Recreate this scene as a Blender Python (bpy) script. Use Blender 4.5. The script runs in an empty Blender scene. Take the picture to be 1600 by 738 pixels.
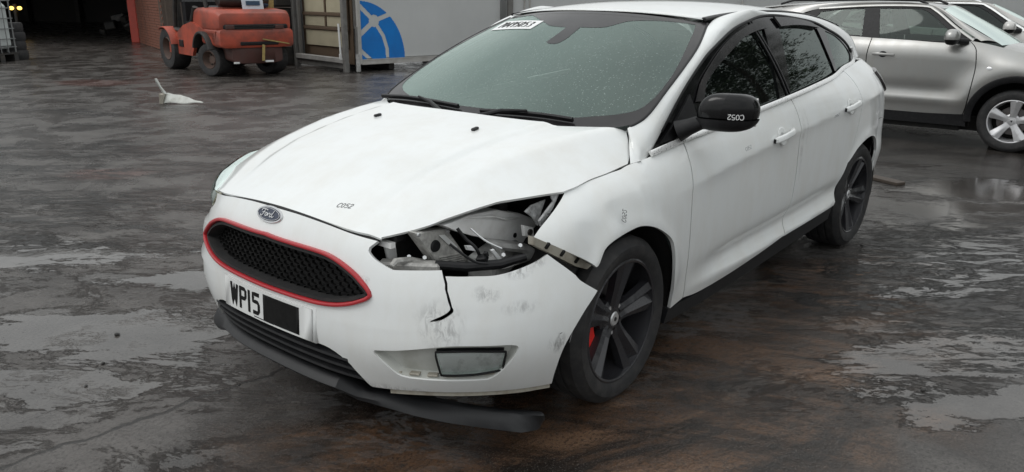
import bpy, math, random
import numpy as np
from mathutils import Vector, Matrix
from mathutils.geometry import delaunay_2d_cdt
random.seed(5); rng = np.random.RandomState(5)
sc = bpy.context.scene
COL = sc.collection
PI = math.pi

# ------------------------------------------------------------------ camera
CAM = Vector((2.3228, 2.3166, 1.469)); YAW, PITCH, ROLL, FPX = -2.44193, .2928, .00802, 1235.5
fw = Vector((math.cos(YAW)*math.cos(PITCH), math.sin(YAW)*math.cos(PITCH), -math.sin(PITCH)))
rt = fw.cross(Vector((0, 0, 1))).normalized(); up = rt.cross(fw)
r2 = math.cos(ROLL)*rt+math.sin(ROLL)*up; u2 = -math.sin(ROLL)*rt+math.cos(ROLL)*up
cd = bpy.data.cameras.new('camera'); cam = bpy.data.objects.new('camera', cd); COL.objects.link(cam)
cam.matrix_world = Matrix(((r2.x, u2.x, -fw.x, CAM.x), (r2.y, u2.y, -fw.y, CAM.y), (r2.z, u2.z, -fw.z, CAM.z), (0, 0, 0, 1)))
cd.sensor_fit = 'HORIZONTAL'; cd.sensor_width = 36; cd.lens = FPX/1600*36
cd.clip_start = .05; cd.clip_end = 2000
sc.camera = cam

# ------------------------------------------------------------------ sky, sun, exposure
SUN_EL, SUN_AZ = math.radians(48), math.radians(-35)      # azimuth of the sun in the ground plane
w = bpy.data.worlds.new('World'); sc.world = w; w.use_nodes = True
nt = w.node_tree; N = nt.nodes; L = nt.links; N.clear()
out = N.new('ShaderNodeOutputWorld'); bg = N.new('ShaderNodeBackground'); sky = N.new('ShaderNodeTexSky')
sky.sky_type = 'NISHITA'; sky.sun_disc = False; sky.sun_elevation = SUN_EL
sky.sun_rotation = math.radians(90)-SUN_AZ; sky.dust_density = 6; sky.air_density = 1.2
hs = N.new('ShaderNodeHueSaturation'); hs.inputs['Saturation'].default_value = .10
tc = N.new('ShaderNodeTexCoord'); ns = N.new('ShaderNodeTexNoise'); ns.inputs['Scale'].default_value = 2.2; ns.inputs['Detail'].default_value = 6
mp = N.new('ShaderNodeMapping'); mp.inputs['Scale'].default_value = (1, 1, 2.5)
cr = N.new('ShaderNodeValToRGB'); cr.color_ramp.elements[0].position = .3; cr.color_ramp.elements[1].position = .75
cr.color_ramp.elements[0].color = (7.2, 7.6, 7.8, 1); cr.color_ramp.elements[1].color = (11.5, 11.7, 11.6, 1)
mx = N.new('ShaderNodeMix'); mx.data_type = 'RGBA'; mx.inputs['Factor'].default_value = .8
L.new(tc.outputs['Generated'], mp.inputs['Vector']); L.new(mp.outputs['Vector'], ns.inputs['Vector']); L.new(ns.outputs['Fac'], cr.inputs['Fac'])
L.new(sky.outputs['Color'], hs.inputs['Color']); L.new(hs.outputs['Color'], mx.inputs[6]); L.new(cr.outputs['Color'], mx.inputs[7])
sz = N.new('ShaderNodeSeparateXYZ'); L.new(tc.outputs['Generated'], sz.inputs['Vector'])
oc = N.new('ShaderNodeMapRange'); oc.inputs['From Min'].default_value = 0; oc.inputs['From Max'].default_value = 1; oc.inputs['To Min'].default_value = .74; oc.inputs['To Max'].default_value = 1.28; L.new(sz.outputs['Z'], oc.inputs['Value'])
vm = N.new('ShaderNodeVectorMath'); vm.operation = 'SCALE'; L.new(mx.outputs[2], vm.inputs[0]); L.new(oc.outputs['Result'], vm.inputs['Scale'])
L.new(vm.outputs['Vector'], bg.inputs['Color']); bg.inputs['Strength'].default_value = .1; L.new(bg.outputs['Background'], out.inputs['Surface'])
sl = bpy.data.lights.new('sun', 'SUN'); sl.energy = .5; sl.angle = math.radians(25); sl.color = (1, .98, .95)
so = bpy.data.objects.new('sun', sl); COL.objects.link(so)
sd = Vector((math.cos(SUN_EL)*math.cos(SUN_AZ), math.cos(SUN_EL)*math.sin(SUN_AZ), math.sin(SUN_EL)))
so.rotation_euler = sd.to_track_quat('Z', 'Y').to_euler(); so.location = sd*30
sc.view_settings.view_transform = 'Standard'; sc.view_settings.look = 'None'; sc.view_settings.gamma = 1
sc.view_settings.exposure = 0.11
sc.render.engine = 'CYCLES'

# ------------------------------------------------------------------ materials
def nodes(m):
    m.use_nodes = True; return m.node_tree.nodes, m.node_tree.links
def pbr(name, col, rough=.5, metal=0, coat=0, noise=None, bump=None, spec=None, trans=0, emis=None, coatr=.05):
    """noise=(scale, second colour, lo, hi[, stretch xyz]); bump=(scale, strength, distance)"""
    m = bpy.data.materials.new(name); n, l = nodes(m); b = n['Principled BSDF']
    b.inputs['Base Color'].default_value = (*col, 1); b.inputs['Roughness'].default_value = rough; b.inputs['Metallic'].default_value = metal
    b.inputs['Coat Weight'].default_value = coat; b.inputs['Coat Roughness'].default_value = coatr
    b.inputs['Transmission Weight'].default_value = trans
    if spec is not None: b.inputs['Specular IOR Level'].default_value = spec
    if emis: b.inputs['Emission Color'].default_value = (*emis[0], 1); b.inputs['Emission Strength'].default_value = emis[1]
    t = n.new('ShaderNodeTexCoord')
    if noise:
        q = n.new('ShaderNodeTexNoise'); q.inputs['Scale'].default_value = noise[0]; q.inputs['Detail'].default_value = 8; q.inputs['Roughness'].default_value = .6
        r = n.new('ShaderNodeValToRGB'); r.color_ramp.elements[0].position = noise[2]; r.color_ramp.elements[1].position = noise[3]
        r.color_ramp.elements[0].color = (*col, 1); r.color_ramp.elements[1].color = (*noise[1], 1)
        if len(noise) > 4:
            p = n.new('ShaderNodeMapping'); p.inputs['Scale'].default_value = noise[4]; l.new(t.outputs['Object'], p.inputs['Vector']); l.new(p.outputs['Vector'], q.inputs['Vector'])
        else: l.new(t.outputs['Object'], q.inputs['Vector'])
        l.new(q.outputs['Fac'], r.inputs['Fac']); l.new(r.outputs['Color'], b.inputs['Base Color'])
    if bump:
        q = n.new('ShaderNodeTexNoise'); q.inputs['Scale'].default_value = bump[0]; q.inputs['Detail'].default_value = 5
        l.new(t.outputs['Object'], q.inputs['Vector']); u = n.new('ShaderNodeBump'); u.inputs['Strength'].default_value = bump[1]; u.inputs['Distance'].default_value = bump[2]
        l.new(q.outputs['Fac'], u.inputs['Height']); l.new(u.outputs['Normal'], b.inputs['Normal'])
    return m
def white_paint(name, col, metal=0, dirt=.5, spots=(), rough=.30):
    """paint with a film of road dirt that thickens in blotches and runs, and beads of rain on it"""
    m = pbr(name, col, .30, metal, .75, coatr=.07); n, l = nodes(m); b = n['Principled BSDF']; t = n.new('ShaderNodeTexCoord')
    q = n.new('ShaderNodeTexNoise'); q.inputs['Scale'].default_value = 3.2; q.inputs['Detail'].default_value = 9; q.inputs['Roughness'].default_value = .65
    mp = n.new('ShaderNodeMapping'); mp.inputs['Scale'].default_value = (2.2, 2.2, .8); l.new(t.outputs['Object'], mp.inputs['Vector']); l.new(mp.outputs['Vector'], q.inputs['Vector'])
    r = n.new('ShaderNodeValToRGB'); r.color_ramp.elements[0].position = .42; r.color_ramp.elements[1].position = .85
    r.color_ramp.elements[0].color = (*col, 1); k = 1-.36*dirt; r.color_ramp.elements[1].color = (col[0]*k, col[1]*k*.97, col[2]*k*.93, 1)
    l.new(q.outputs['Fac'], r.inputs['Fac'])
    s = n.new('ShaderNodeSeparateXYZ'); l.new(t.outputs['Object'], s.inputs['Vector'])
    g = n.new('ShaderNodeMapRange'); g.inputs['From Min'].default_value = .55; g.inputs['From Max'].default_value = .18; g.inputs['To Min'].default_value = 0; g.inputs['To Max'].default_value = .55*dirt
    l.new(s.outputs['Z'], g.inputs['Value'])
    q2 = n.new('ShaderNodeTexNoise'); q2.inputs['Scale'].default_value = 7; q2.inputs['Detail'].default_value = 10; l.new(t.outputs['Object'], q2.inputs['Vector'])
    mu = n.new('ShaderNodeMath'); mu.operation = 'MULTIPLY'; l.new(g.outputs['Result'], mu.inputs[0]); l.new(q2.outputs['Fac'], mu.inputs[1])
    mx = n.new('ShaderNodeMix'); mx.data_type = 'RGBA'; l.new(mu.outputs[0], mx.inputs['Factor']); l.new(r.outputs['Color'], mx.inputs[6]); mx.inputs[7].default_value = (.22, .19, .16, 1)
    colo = mx.outputs[2]
    if spots:      # rubbed and smeared patches, each with its own place and run
        sm = n.new('ShaderNodeTexNoise'); sm.inputs['Scale'].default_value = 55; sm.inputs['Detail'].default_value = 9; sm.inputs['Roughness'].default_value = .7; sm.inputs['Distortion'].default_value = .8
        smp = n.new('ShaderNodeMapping'); smp.inputs['Scale'].default_value = (1, 1, .4); l.new(t.outputs['Object'], smp.inputs['Vector']); l.new(smp.outputs['Vector'], sm.inputs['Vector']); acc = None
        for (cx, cy, cz, rx, ry, rz, st) in spots:
            p = n.new('ShaderNodeMapping'); p.vector_type = 'TEXTURE'; p.inputs['Location'].default_value = (cx, cy, cz); p.inputs['Scale'].default_value = (rx, ry, rz); l.new(t.outputs['Object'], p.inputs['Vector'])
            ln = n.new('ShaderNodeVectorMath'); ln.operation = 'LENGTH'; l.new(p.outputs['Vector'], ln.inputs[0])
            f = n.new('ShaderNodeMapRange'); f.inputs['From Min'].default_value = 1; f.inputs['From Max'].default_value = .1; f.inputs['To Max'].default_value = st; l.new(ln.outputs['Value'], f.inputs['Value'])
            if acc is None: acc = f.outputs['Result']
            else: mm = n.new('ShaderNodeMath'); mm.operation = 'MAXIMUM'; l.new(acc, mm.inputs[0]); l.new(f.outputs['Result'], mm.inputs[1]); acc = mm.outputs[0]
        f = n.new('ShaderNodeMapRange'); f.inputs['From Min'].default_value = .44; f.inputs['From Max'].default_value = .62; l.new(sm.outputs['Fac'], f.inputs['Value'])
        mm = n.new('ShaderNodeMath'); mm.operation = 'MULTIPLY'; l.new(acc, mm.inputs[0]); l.new(f.outputs['Result'], mm.inputs[1])
        m3 = n.new('ShaderNodeMix'); m3.data_type = 'RGBA'; l.new(mm.outputs[0], m3.inputs['Factor']); l.new(colo, m3.inputs[6]); m3.inputs[7].default_value = (.10, .098, .10, 1); colo = m3.outputs[2]
    l.new(colo, b.inputs['Base Color'])
    v = n.new('ShaderNodeTexVoronoi'); v.inputs['Scale'].default_value = 150; v.inputs['Randomness'].default_value = 1; l.new(t.outputs['Object'], v.inputs['Vector'])
    rr = n.new('ShaderNodeMapRange'); rr.inputs['From Min'].default_value = .0; rr.inputs['From Max'].default_value = .35; rr.inputs['To Min'].default_value = 1; rr.inputs['To Max'].default_value = 0
    l.new(v.outputs['Distance'], rr.inputs['Value'])
    u = n.new('ShaderNodeBump'); u.inputs['Strength'].default_value = .12; u.inputs['Distance'].default_value = .0012; l.new(rr.outputs['Result'], u.inputs['Height']); l.new(u.outputs['Normal'], b.inputs['Normal'])
    ro = n.new('ShaderNodeMapRange'); ro.inputs['To Min'].default_value = .22; ro.inputs['To Max'].default_value = .5; l.new(q.outputs['Fac'], ro.inputs['Value']); l.new(ro.outputs['Result'], b.inputs['Roughness'])
    return m
def glass(name, tint, film, filmcol, rough=.03, drops=True, bs=.5, sky_sheen=None):
    """a pane: clear tinted part, misted film part, mirror-like skin, raindrops standing on it"""
    m = bpy.data.materials.new(name); n, l = nodes(m); n.remove(n['Principled BSDF']); o = n['Material Output']
    tr = n.new('ShaderNodeBsdfTransparent'); tr.inputs['Color'].default_value = (*tint, 1)
    df = n.new('ShaderNodeBsdfDiffuse'); df.inputs['Color'].default_value = (*filmcol, 1)
    gl = n.new('ShaderNodeBsdfGlossy'); gl.inputs['Roughness'].default_value = rough; gl.inputs['Color'].default_value = (.86, .96, .92, 1)
    a = n.new('ShaderNodeMixShader'); a.inputs[0].default_value = film
    if sky_sheen:        # sky reflection painted into the misted film, stronger to one side of the pane
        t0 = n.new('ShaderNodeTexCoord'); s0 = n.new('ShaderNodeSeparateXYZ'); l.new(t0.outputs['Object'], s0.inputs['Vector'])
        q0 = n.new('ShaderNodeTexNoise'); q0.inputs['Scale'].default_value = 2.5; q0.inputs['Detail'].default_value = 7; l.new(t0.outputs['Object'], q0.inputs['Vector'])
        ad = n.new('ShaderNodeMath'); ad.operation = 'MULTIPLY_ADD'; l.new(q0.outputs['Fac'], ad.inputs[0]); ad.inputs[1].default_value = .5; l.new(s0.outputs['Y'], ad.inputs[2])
        m0 = n.new('ShaderNodeMapRange'); m0.inputs['From Min'].default_value = -.45; m0.inputs['From Max'].default_value = .85; m0.inputs['To Min'].default_value = sky_sheen; m0.inputs['To Max'].default_value = film*.75; l.new(ad.outputs[0], m0.inputs['Value']); l.new(m0.outputs['Result'], a.inputs[0])
    l.new(tr.outputs[0], a.inputs[1]); l.new(df.outputs[0], a.inputs[2])
    fr = n.new('ShaderNodeFresnel'); fr.inputs['IOR'].default_value = 1.5
    c = n.new('ShaderNodeMixShader'); l.new(fr.outputs[0], c.inputs[0]); l.new(a.outputs[0], c.inputs[1]); l.new(gl.outputs[0], c.inputs[2]); l.new(c.outputs[0], o.inputs['Surface'])
    if drops:
        t = n.new('ShaderNodeTexCoord'); v = n.new('ShaderNodeTexVoronoi'); v.inputs['Scale'].default_value = 95; l.new(t.outputs['Object'], v.inputs['Vector'])
        lt = n.new('ShaderNodeMapRange'); lt.inputs['From Min'].default_value = .10; lt.inputs['From Max'].default_value = .22; lt.inputs['To Min'].default_value = 1; lt.inputs['To Max'].default_value = 0; l.new(v.outputs['Distance'], lt.inputs['Value'])
        cm = n.new('ShaderNodeSeparateColor'); l.new(v.outputs['Color'], cm.inputs[0])
        gt = n.new('ShaderNodeMath'); gt.operation = 'GREATER_THAN'; gt.inputs[1].default_value = .45; l.new(cm.outputs[0], gt.inputs[0])
        mu = n.new('ShaderNodeMath'); mu.operation = 'MULTIPLY'; l.new(lt.outputs[0], mu.inputs[0]); l.new(gt.outputs[0], mu.inputs[1])
        u = n.new('ShaderNodeBump'); u.inputs['Strength'].default_value = bs; u.inputs['Distance'].default_value = .002; l.new(mu.outputs[0], u.inputs['Height'])
        l.new(u.outputs['Normal'], gl.inputs['Normal']); l.new(u.outputs['Normal'], fr.inputs['Normal'])
    return m
M = {}
M['white'] = white_paint('white_car_paint', (.78, .80, .795), dirt=.26, spots=((.72, .69, .50, .09, .09, .10, .8), (.70, .72, .44, .05, .05, .07, 1.0), (.72, .68, .53, .10, .08, .04, .6), (.53, .83, .655, .06, .05, .03, .9), (.47, .86, .68, .04, .03, .03, .7), (.44, .93, .41, .05, .04, .04, .9),
    (.64, .80, .60, .05, .06, .03, .7), (.80, .56, .25, .25, .25, .03, .5), (.55, .86, .55, .08, .07, .03, .45), (.85, .47, .62, .03, .03, .02, .8), (.66, .72, .62, .02, .02, .06, .8), (.05, .80, .70, .20, .10, .03, .25), (-1.61, .88, .78, .022, .12, .22, .45), (-1.66, .88, .86, .015, .12, .12, .35), (.66, .73, .475, .02, .03, .12, 1.2), (.73, .70, .47, .015, .03, .10, 1.0), (.43, .95, .385, .03, .03, .03, 1.0), (.56, .86, .655, .02, .02, .012, 1.2)))
M['silver'] = white_paint('silver_car_paint', (.36, .36, .35), metal=.8, dirt=.2)
M['pale'] = white_paint('pale_silver_car_paint', (.55, .54, .52), metal=.2, dirt=.2)
M['inner'] = pbr('dark_inner_metal_and_shade', (.012, .012, .013), .7, noise=(20, (.03, .028, .026), .4, .8))
M['black'] = pbr('black_trim_plastic', (.008, .008, .009), .45, spec=.3, noise=(30, (.018, .018, .019), .45, .8), bump=(400, .15, .0005))
M['lip'] = pbr('scuffed_grey_black_plastic', (.011, .0115, .013), .55, noise=(14, (.026, .026, .028), .5, .85), bump=(120, .3, .001))
M['gloss'] = pbr('gloss_black_plastic', (.003, .003, .0035), .10, spec=.35, bump=(90, .05, .0005))
M['tyre'] = pbr('tyre_rubber', (.016, .016, .017), .75, noise=(18, (.045, .042, .04), .45, .8), bump=(90, .4, .002))
M['rim'] = pbr('satin_black_alloy', (.030, .030, .034), .26, metal=.3, coat=.4, noise=(9, (.035, .033, .035), .5, .85))
M['well'] = pbr('wheel_well_liner', (.006, .006, .006), .9, noise=(12, (.018, .016, .014), .4, .8))
M['red'] = pbr('red_grille_trim', (.42, .018, .025), .35, coat=.3, noise=(25, (.30, .02, .03), .5, .9))
M['caliper'] = pbr('red_caliper_paint', (.70, .02, .015), .4, noise=(15, (.45, .015, .012), .5, .9))
M['disc'] = pbr('brake_disc_steel', (.16, .15, .15), .4, metal=.9, noise=(30, (.10, .07, .05), .5, .8))
M['chrome'] = pbr('water_spotted_chrome', (.92, .92, .91), .28, metal=.6, noise=(120, (.45, .45, .45), .56, .64))
M['alloy'] = pbr('silver_alloy', (.55, .55, .56), .28, metal=.6, noise=(20, (.40, .40, .40), .5, .9))
M['wsglass'] = glass('mist_and_sheen_windscreen_glass', (.72, .84, .79), .36, (.22, .30, .272), .05, bs=.8, sky_sheen=.70)
M['mesh'] = pbr('matt_black_mesh', (.004, .004, .004), .65, spec=.2, noise=(60, (.008, .008, .008), .4, .8))
M['frit'] = pbr('windscreen_frit_band', (.012, .011, .012), .16, spec=.45, noise=(9, (.03, .028, .029), .4, .8), bump=(180, .25, .0015))
M['sideglass'] = glass('tinted_side_glass', (.30, .36, .33), .10, (.03, .035, .033), .02)
M['dkglass'] = glass('dark_privacy_glass', (.05, .055, .055), .35, (.006, .006, .007), .03)
M['smoke'] = pbr('smoked_wind_deflector', (.018, .018, .019), .2, spec=.4, noise=(5, (.045, .043, .043), .4, .7), bump=(120, .15, .001))
M['plate'] = pbr('white_number_plate', (.72, .73, .72), .4, noise=(8, (.60, .60, .58), .5, .9))
M['ink'] = pbr('black_ink', (.004, .004, .004), .5, spec=.2, noise=(40, (.012, .012, .012), .4, .8))
M['marker'] = pbr('marker_pen_ink', (.03, .03, .035), .5, noise=(60, (.12, .12, .13), .4, .7))
M['wmarker'] = pbr('white_marker_ink', (.7, .7, .7), .5, noise=(60, (.5, .5, .5), .4, .7))
M['badge'] = pbr('dark_blue_badge_enamel', (.012, .02, .05), .15, coat=.4, noise=(60, (.02, .03, .06), .4, .8))
M['silverpt'] = pbr('polished_silver_plastic', (.62, .63, .64), .22, metal=.6, noise=(50, (.5, .5, .5), .4, .8))
M['primer'] = pbr('body_coloured_inner_steel', (.84, .84, .83), .35, noise=(16, (.66, .65, .63), .42, .8), bump=(40, .2, .002))
M['ecu'] = pbr('dusty_grey_plastic', (.30, .295, .28), .5, noise=(40, (.58, .57, .54), .4, .75), bump=(60, .3, .001))
M['greypl'] = pbr('grey_bracket_plastic', (.42, .42, .41), .6, noise=(22, (.20, .195, .19), .4, .75))
M['beige'] = pbr('muddy_beige_plastic', (.34, .32, .27), .6, noise=(24, (.18, .15, .11), .45, .8), bump=(60, .3, .001))
M['clear'] = pbr('broken_clear_plastic', (.75, .76, .76), .15, noise=(30, (.2, .2, .2), .4, .7), coat=.5)
M['lamp'] = glass('lamp_lens_glass', (.90, .92, .91), .12, (.55, .57, .57), .06)
M['lampyel'] = glass('aged_lamp_lens', (.85, .82, .70), .45, (.60, .58, .44), .10)
M['faint'] = pbr('faint_pen_ink', (.42, .43, .44), .5, noise=(60, (.55, .56, .57), .4, .7))
M['lampin'] = pbr('lamp_reflector', (.88, .89, .89), .25, metal=.1, noise=(16, (.55, .55, .55), .48, .62))
M['taillamp'] = pbr('smoked_tail_lamp', (.05, .045, .045), .2, coat=.4, noise=(10, (.09, .08, .08), .4, .8))
M['scuff'] = pbr('grey_scuff_mark', (.16, .16, .17), .6, noise=(60, (.45, .45, .45), .35, .7))
M['scuffdk'] = pbr('dark_scrape_mark', (.05, .05, .055), .6, noise=(90, (.4, .4, .4), .5, .75))
M['dirtline'] = pbr('brown_dirt_run', (.66, .65, .61), .5, noise=(40, (.75, .76, .74), .4, .7))
M['sticker'] = pbr('white_paper_label', (.82, .83, .83), .4, noise=(40, (.7, .7, .7), .5, .9))
M['seat'] = pbr('charcoal_seat_cloth', (.06, .06, .064), .9, noise=(90, (.05, .05, .05), .4, .7), bump=(200, .3, .001))
M['orange'] = pbr('faded_orange_truck_paint', (.40, .068, .035), .5, noise=(3, (.13, .040, .028), .42, .70), bump=(30, .1, .002))
M['orangedk'] = pbr('dirty_red_counterweight', (.075, .028, .022), .6, noise=(5, (.06, .03, .025), .4, .75))
M['steel'] = pbr('dark_greasy_steel', (.03, .03, .03), .5, metal=.4, noise=(9, (.07, .06, .05), .4, .8))
M['rust'] = pbr('rusty_wheel_steel', (.10, .06, .045), .7, noise=(14, (.05, .035, .03), .4, .8))
M['trailer'] = pbr('grey_white_trailer_panel', (.56, .57, .565), .35, noise=(.7, (.46, .47, .465), .3, .8))
M['trailrail'] = pbr('aluminium_side_rail', (.50, .49, .47), .45, metal=.3, noise=(4, (.33, .31, .28), .4, .8))
M['blue'] = pbr('blue_vinyl_logo', (.0, .20, .62), .35, noise=(2, (.01, .13, .43), .3, .8))
M['cream'] = pbr('cream_board', (.42, .38, .27), .6, noise=(2.5, (.33, .30, .21), .4, .8))
M['batten'] = pbr('brown_wooden_batten', (.11, .075, .045), .75, noise=(20, (.07, .045, .03), .4, .8, (1, 1, 4)))
M['greymetal'] = pbr('weathered_grey_frame', (.17, .165, .155), .6, noise=(8, (.10, .095, .09), .4, .8))
M['brick'] = pbr('orange_brown_brick', (.20, .075, .045), .85, noise=(3, (.12, .055, .04), .4, .75), bump=(60, .4, .003))
M['mortar'] = pbr('dark_mortar', (.10, .075, .06), .9, noise=(10, (.07, .055, .045), .4, .8))
M['redpost'] = pbr('red_painted_steel_post', (.42, .05, .03), .5, noise=(3, (.30, .045, .03), .45, .8))
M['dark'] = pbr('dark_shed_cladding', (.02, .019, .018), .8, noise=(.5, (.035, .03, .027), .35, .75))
M['ibc'] = pbr('translucent_white_tank_plastic', (.50, .54, .53), .4, noise=(3, (.42, .45, .44), .4, .8))
M['cage'] = pbr('galvanised_cage', (.25, .26, .26), .45, metal=.6, noise=(20, (.16, .16, .16), .4, .8))
M['junkwhite'] = pbr('dirty_white_bumper_plastic', (.50, .51, .48), .45, noise=(9, (.33, .33, .29), .45, .8))
M['amber'] = pbr('lit_amber_lamp', (.8, .5, .1), .4, emis=((1, .62, .12), 3), noise=(10, (.7, .4, .1), .4, .8))
M['wood'] = pbr('wet_plank_wood', (.055, .042, .032), .5, noise=(12, (.06, .045, .035), .4, .8, (4, 1, 1)))
M['stone'] = pbr('black_stone', (.012, .011, .010), .5, noise=(40, (.03, .027, .024), .4, .8))
M['bark'] = pbr('tree_bark', (.06, .045, .035), .9, noise=(9, (.03, .024, .02), .4, .8), bump=(20, .6, .02))
M['leaf'] = pbr('conifer_foliage', (.035, .06, .03), .7, noise=(1.2, (.065, .085, .04), .4, .75))
M['rag'] = pbr('pale_rag_cloth', (.35, .33, .28), .9, noise=(12, (.2, .18, .15), .4, .8))
M['strap'] = pbr('yellow_webbing', (.38, .28, .10), .8, noise=(30, (.2, .15, .07), .4, .8))
M['sign'] = pbr('blue_white_notice', (.55, .60, .66), .4, noise=(40, (.5, .55, .6), .4, .8))
M['bluecloth'] = pbr('blue_overall_cloth', (.035, .07, .12), .8, noise=(12, (.02, .04, .07), .4, .8))

def ground_material():
    m = bpy.data.materials.new('wet_muddy_concrete'); n, l = nodes(m); b = n['Principled BSDF']; t = n.new('ShaderNodeTexCoord')
    def noise(scale, detail=8, rough=.6, stretch=None, rot=0, dist=0, off=(0, 0, 0)):
        """stretch: length of the grain along direction rot"""
        q = n.new('ShaderNodeTexNoise'); q.inputs['Scale'].default_value = scale; q.inputs['Detail'].default_value = detail; q.inputs['Roughness'].default_value = rough; q.inputs['Distortion'].default_value = dist
        p = n.new('ShaderNodeMapping'); p.vector_type = 'TEXTURE'; p.inputs['Rotation'].default_value = (0, 0, math.radians(rot)); p.inputs['Location'].default_value = off
        p.inputs['Scale'].default_value = (stretch or 1, 1, 1)
        l.new(t.outputs['Object'], p.inputs['Vector']); l.new(p.outputs['Vector'], q.inputs['Vector']); return q.outputs['Fac']
    def rng_(v, a, b_, c=0, d=1):
        r = n.new('ShaderNodeMapRange'); r.inputs['From Min'].default_value = a; r.inputs['From Max'].default_value = b_; r.inputs['To Min'].default_value = c; r.inputs['To Max'].default_value = d
        r.interpolation_type = 'SMOOTHSTEP'; l.new(v, r.inputs['Value']); return r.outputs['Result']
    def mth(op, a, b_=None):
        r = n.new('ShaderNodeMath'); r.operation = op
        for i, v in enumerate((a, b_)):
            if v is None: continue
            if isinstance(v, (int, float)): r.inputs[i].default_value = v
            else: l.new(v, r.inputs[i])
        return r.outputs[0]
    def mixc(f, a, b_):
        r = n.new('ShaderNodeMix'); r.data_type = 'RGBA'; l.new(f, r.inputs['Factor'])
        for i, v in ((6, a), (7, b_)):
            if isinstance(v, tuple): r.inputs[i].default_value = (*v, 1)
            else: l.new(v, r.inputs[i])
        return r.outputs[2]
    def blob(cx, cy, rx, ry, rot=0):
        p = n.new('ShaderNodeMapping'); p.vector_type = 'TEXTURE'; p.inputs['Location'].default_value = (cx, cy, 0); p.inputs['Rotation'].default_value = (0, 0, math.radians(rot)); p.inputs['Scale'].default_value = (rx, ry, 1e6)
        l.new(t.outputs['Object'], p.inputs['Vector']); ln = n.new('ShaderNodeVectorMath'); ln.operation = 'LENGTH'; l.new(p.outputs['Vector'], ln.inputs[0]); return ln.outputs['Value']
    def zone(*bl):          # 1 inside any of the ellipses, falling to 0 outside
        v = None
        for q in bl:
            d = blob(*q); v = d if v is None else mth('MINIMUM', v, d)
        return v
    big = noise(.5, 6, .6); mid = noise(2.1, 10, .62, dist=.5); fine = noise(20, 10, .72); grit = noise(70, 5, .65)
    drag = noise(5.0, 10, .70, 4.5, 112, .5)          # scraped by dragged cars, away from the lens
    drag2 = noise(6.5, 10, .70, 4.0, 134, .6, (3, 5, 0))
    crack = noise(7.0, 12, .76, 3.6, 132, 1.0, (3, 1, 0)); crack2 = noise(9.0, 12, .76, 2.4, 118, 1.0, (8, 1, 0))
    dark = (.016, .014, .012); mud = (.052, .046, .042); pale = (.105, .096, .089); brown = (.085, .046, .025)
    c = mixc(rng_(mid, .36, .66), mud, pale)
    c = mixc(mth('MULTIPLY', rng_(drag, .50, .62), .32), c, (.026, .023, .021))
    c = mixc(mth('MULTIPLY', rng_(drag2, .52, .64), .30), c, (.026, .023, .021))
    # wetter, darker right side and the brown clay under and ahead of the car
    rt_ = rng_(mth('ADD', zone((-1.6, 1.1, 2.6, .75, 160), (.0, 1.0, 2.2, 1.0, 160), (-6.2, .4, 2.6, 1.6, 120)), mth('MULTIPLY', mth('SUBTRACT', mid, .5), .9)), 1.15, .7)
    c = mixc(mth('MULTIPLY', rt_, .60), c, (.024, .0205, .018))
    bm = rng_(mth('ADD', zone((.1, 1.0, 1.9, .75, 160), (-1.2, 1.0, 1.5, .55, 170)), mth('MULTIPLY', mth('SUBTRACT', mid, .5), 1.6)), 1.1, .55)
    c = mixc(mth('MULTIPLY', mth('MULTIPLY', bm, .95), rng_(fine, .25, .58)), c, brown)
    c = mixc(mth('MULTIPLY', bm, rng_(noise(3.0, 9, .65, 2.5, 150, .6, (1, 7, 0)), .50, .64, 0, .8)), c, (.16, .095, .058))
    c = mixc(mth('MULTIPLY', bm, rng_(drag, .46, .58, 0, .7)), c, (.012, .010, .009))
    blk = mth('MULTIPLY', mth('MAXIMUM', bm, mth('MULTIPLY', rt_, .8)), rng_(noise(1.7, 11, .7, 1.8, 158, .6, (5, 3, 0)), .47, .60)); c = mixc(mth('MULTIPLY', blk, .88), c, (.010, .0085, .0075))
    rust = rng_(mth('ADD', zone((-3.6, -12.2, 1.2, .8, 110), (-.5, -4.6, .6, .35, 130)), mth('MULTIPLY', mid, .8)), 1.2, .8); c = mixc(mth('MULTIPLY', rust, .35), c, (.16, .05, .035))
    # black litter and grit caught along the ruts
    zl1 = rng_(mth('ADD', zone((-.5, -4.85, 1.5, .42, 135), (.1, -3.9, 1.3, .40, 128), (-1.6, -6.9, 1.0, .25, 112), (-1.9, -8.6, .9, .2, 105), (-2.35, 1.5, 1.0, .42, 140), (-2.0, 1.9, .7, .3, 150), (-3.4, 1.6, 1.2, .4, 150), (-1.7, 1.2, .5, .15, 150), (-1.45, 1.95, .25, .12, 150), (-2.6, 1.2, .8, .25, 150), (-1.5, 2.0, .35, .12, 150), (-1.2, -5.6, 2.2, .5, 135), (.6, -3.3, 1.4, .4, 128), (-3.2, -7.5, 1.4, .3, 110), (.2, -2.4, .9, .2, 125)), mth('MULTIPLY', mth('SUBTRACT', mid, .5), 1.8)), 1.5, .6)
    lit = mth('MULTIPLY', mth('MAXIMUM', rng_(crack, .505, .54), mth('MULTIPLY', rng_(crack2, .53, .57), .9)), mth('ADD', mth('MULTIPLY', zl1, .95), mth('MULTIPLY', rng_(big, .55, .68), .45)))
    lit = mth('MULTIPLY', lit, rng_(fine, .36, .46))
    # the long joint running across the front left
    jn = n.new('ShaderNodeMapping'); jn.vector_type = 'TEXTURE'; jn.inputs['Location'].default_value = (1.2, -.34, 0); jn.inputs['Rotation'].default_value = (0, 0, math.radians(176)); l.new(t.outputs['Object'], jn.inputs['Vector'])
    sx_ = n.new('ShaderNodeSeparateXYZ'); l.new(jn.outputs['Vector'], sx_.inputs['Vector'])
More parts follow.
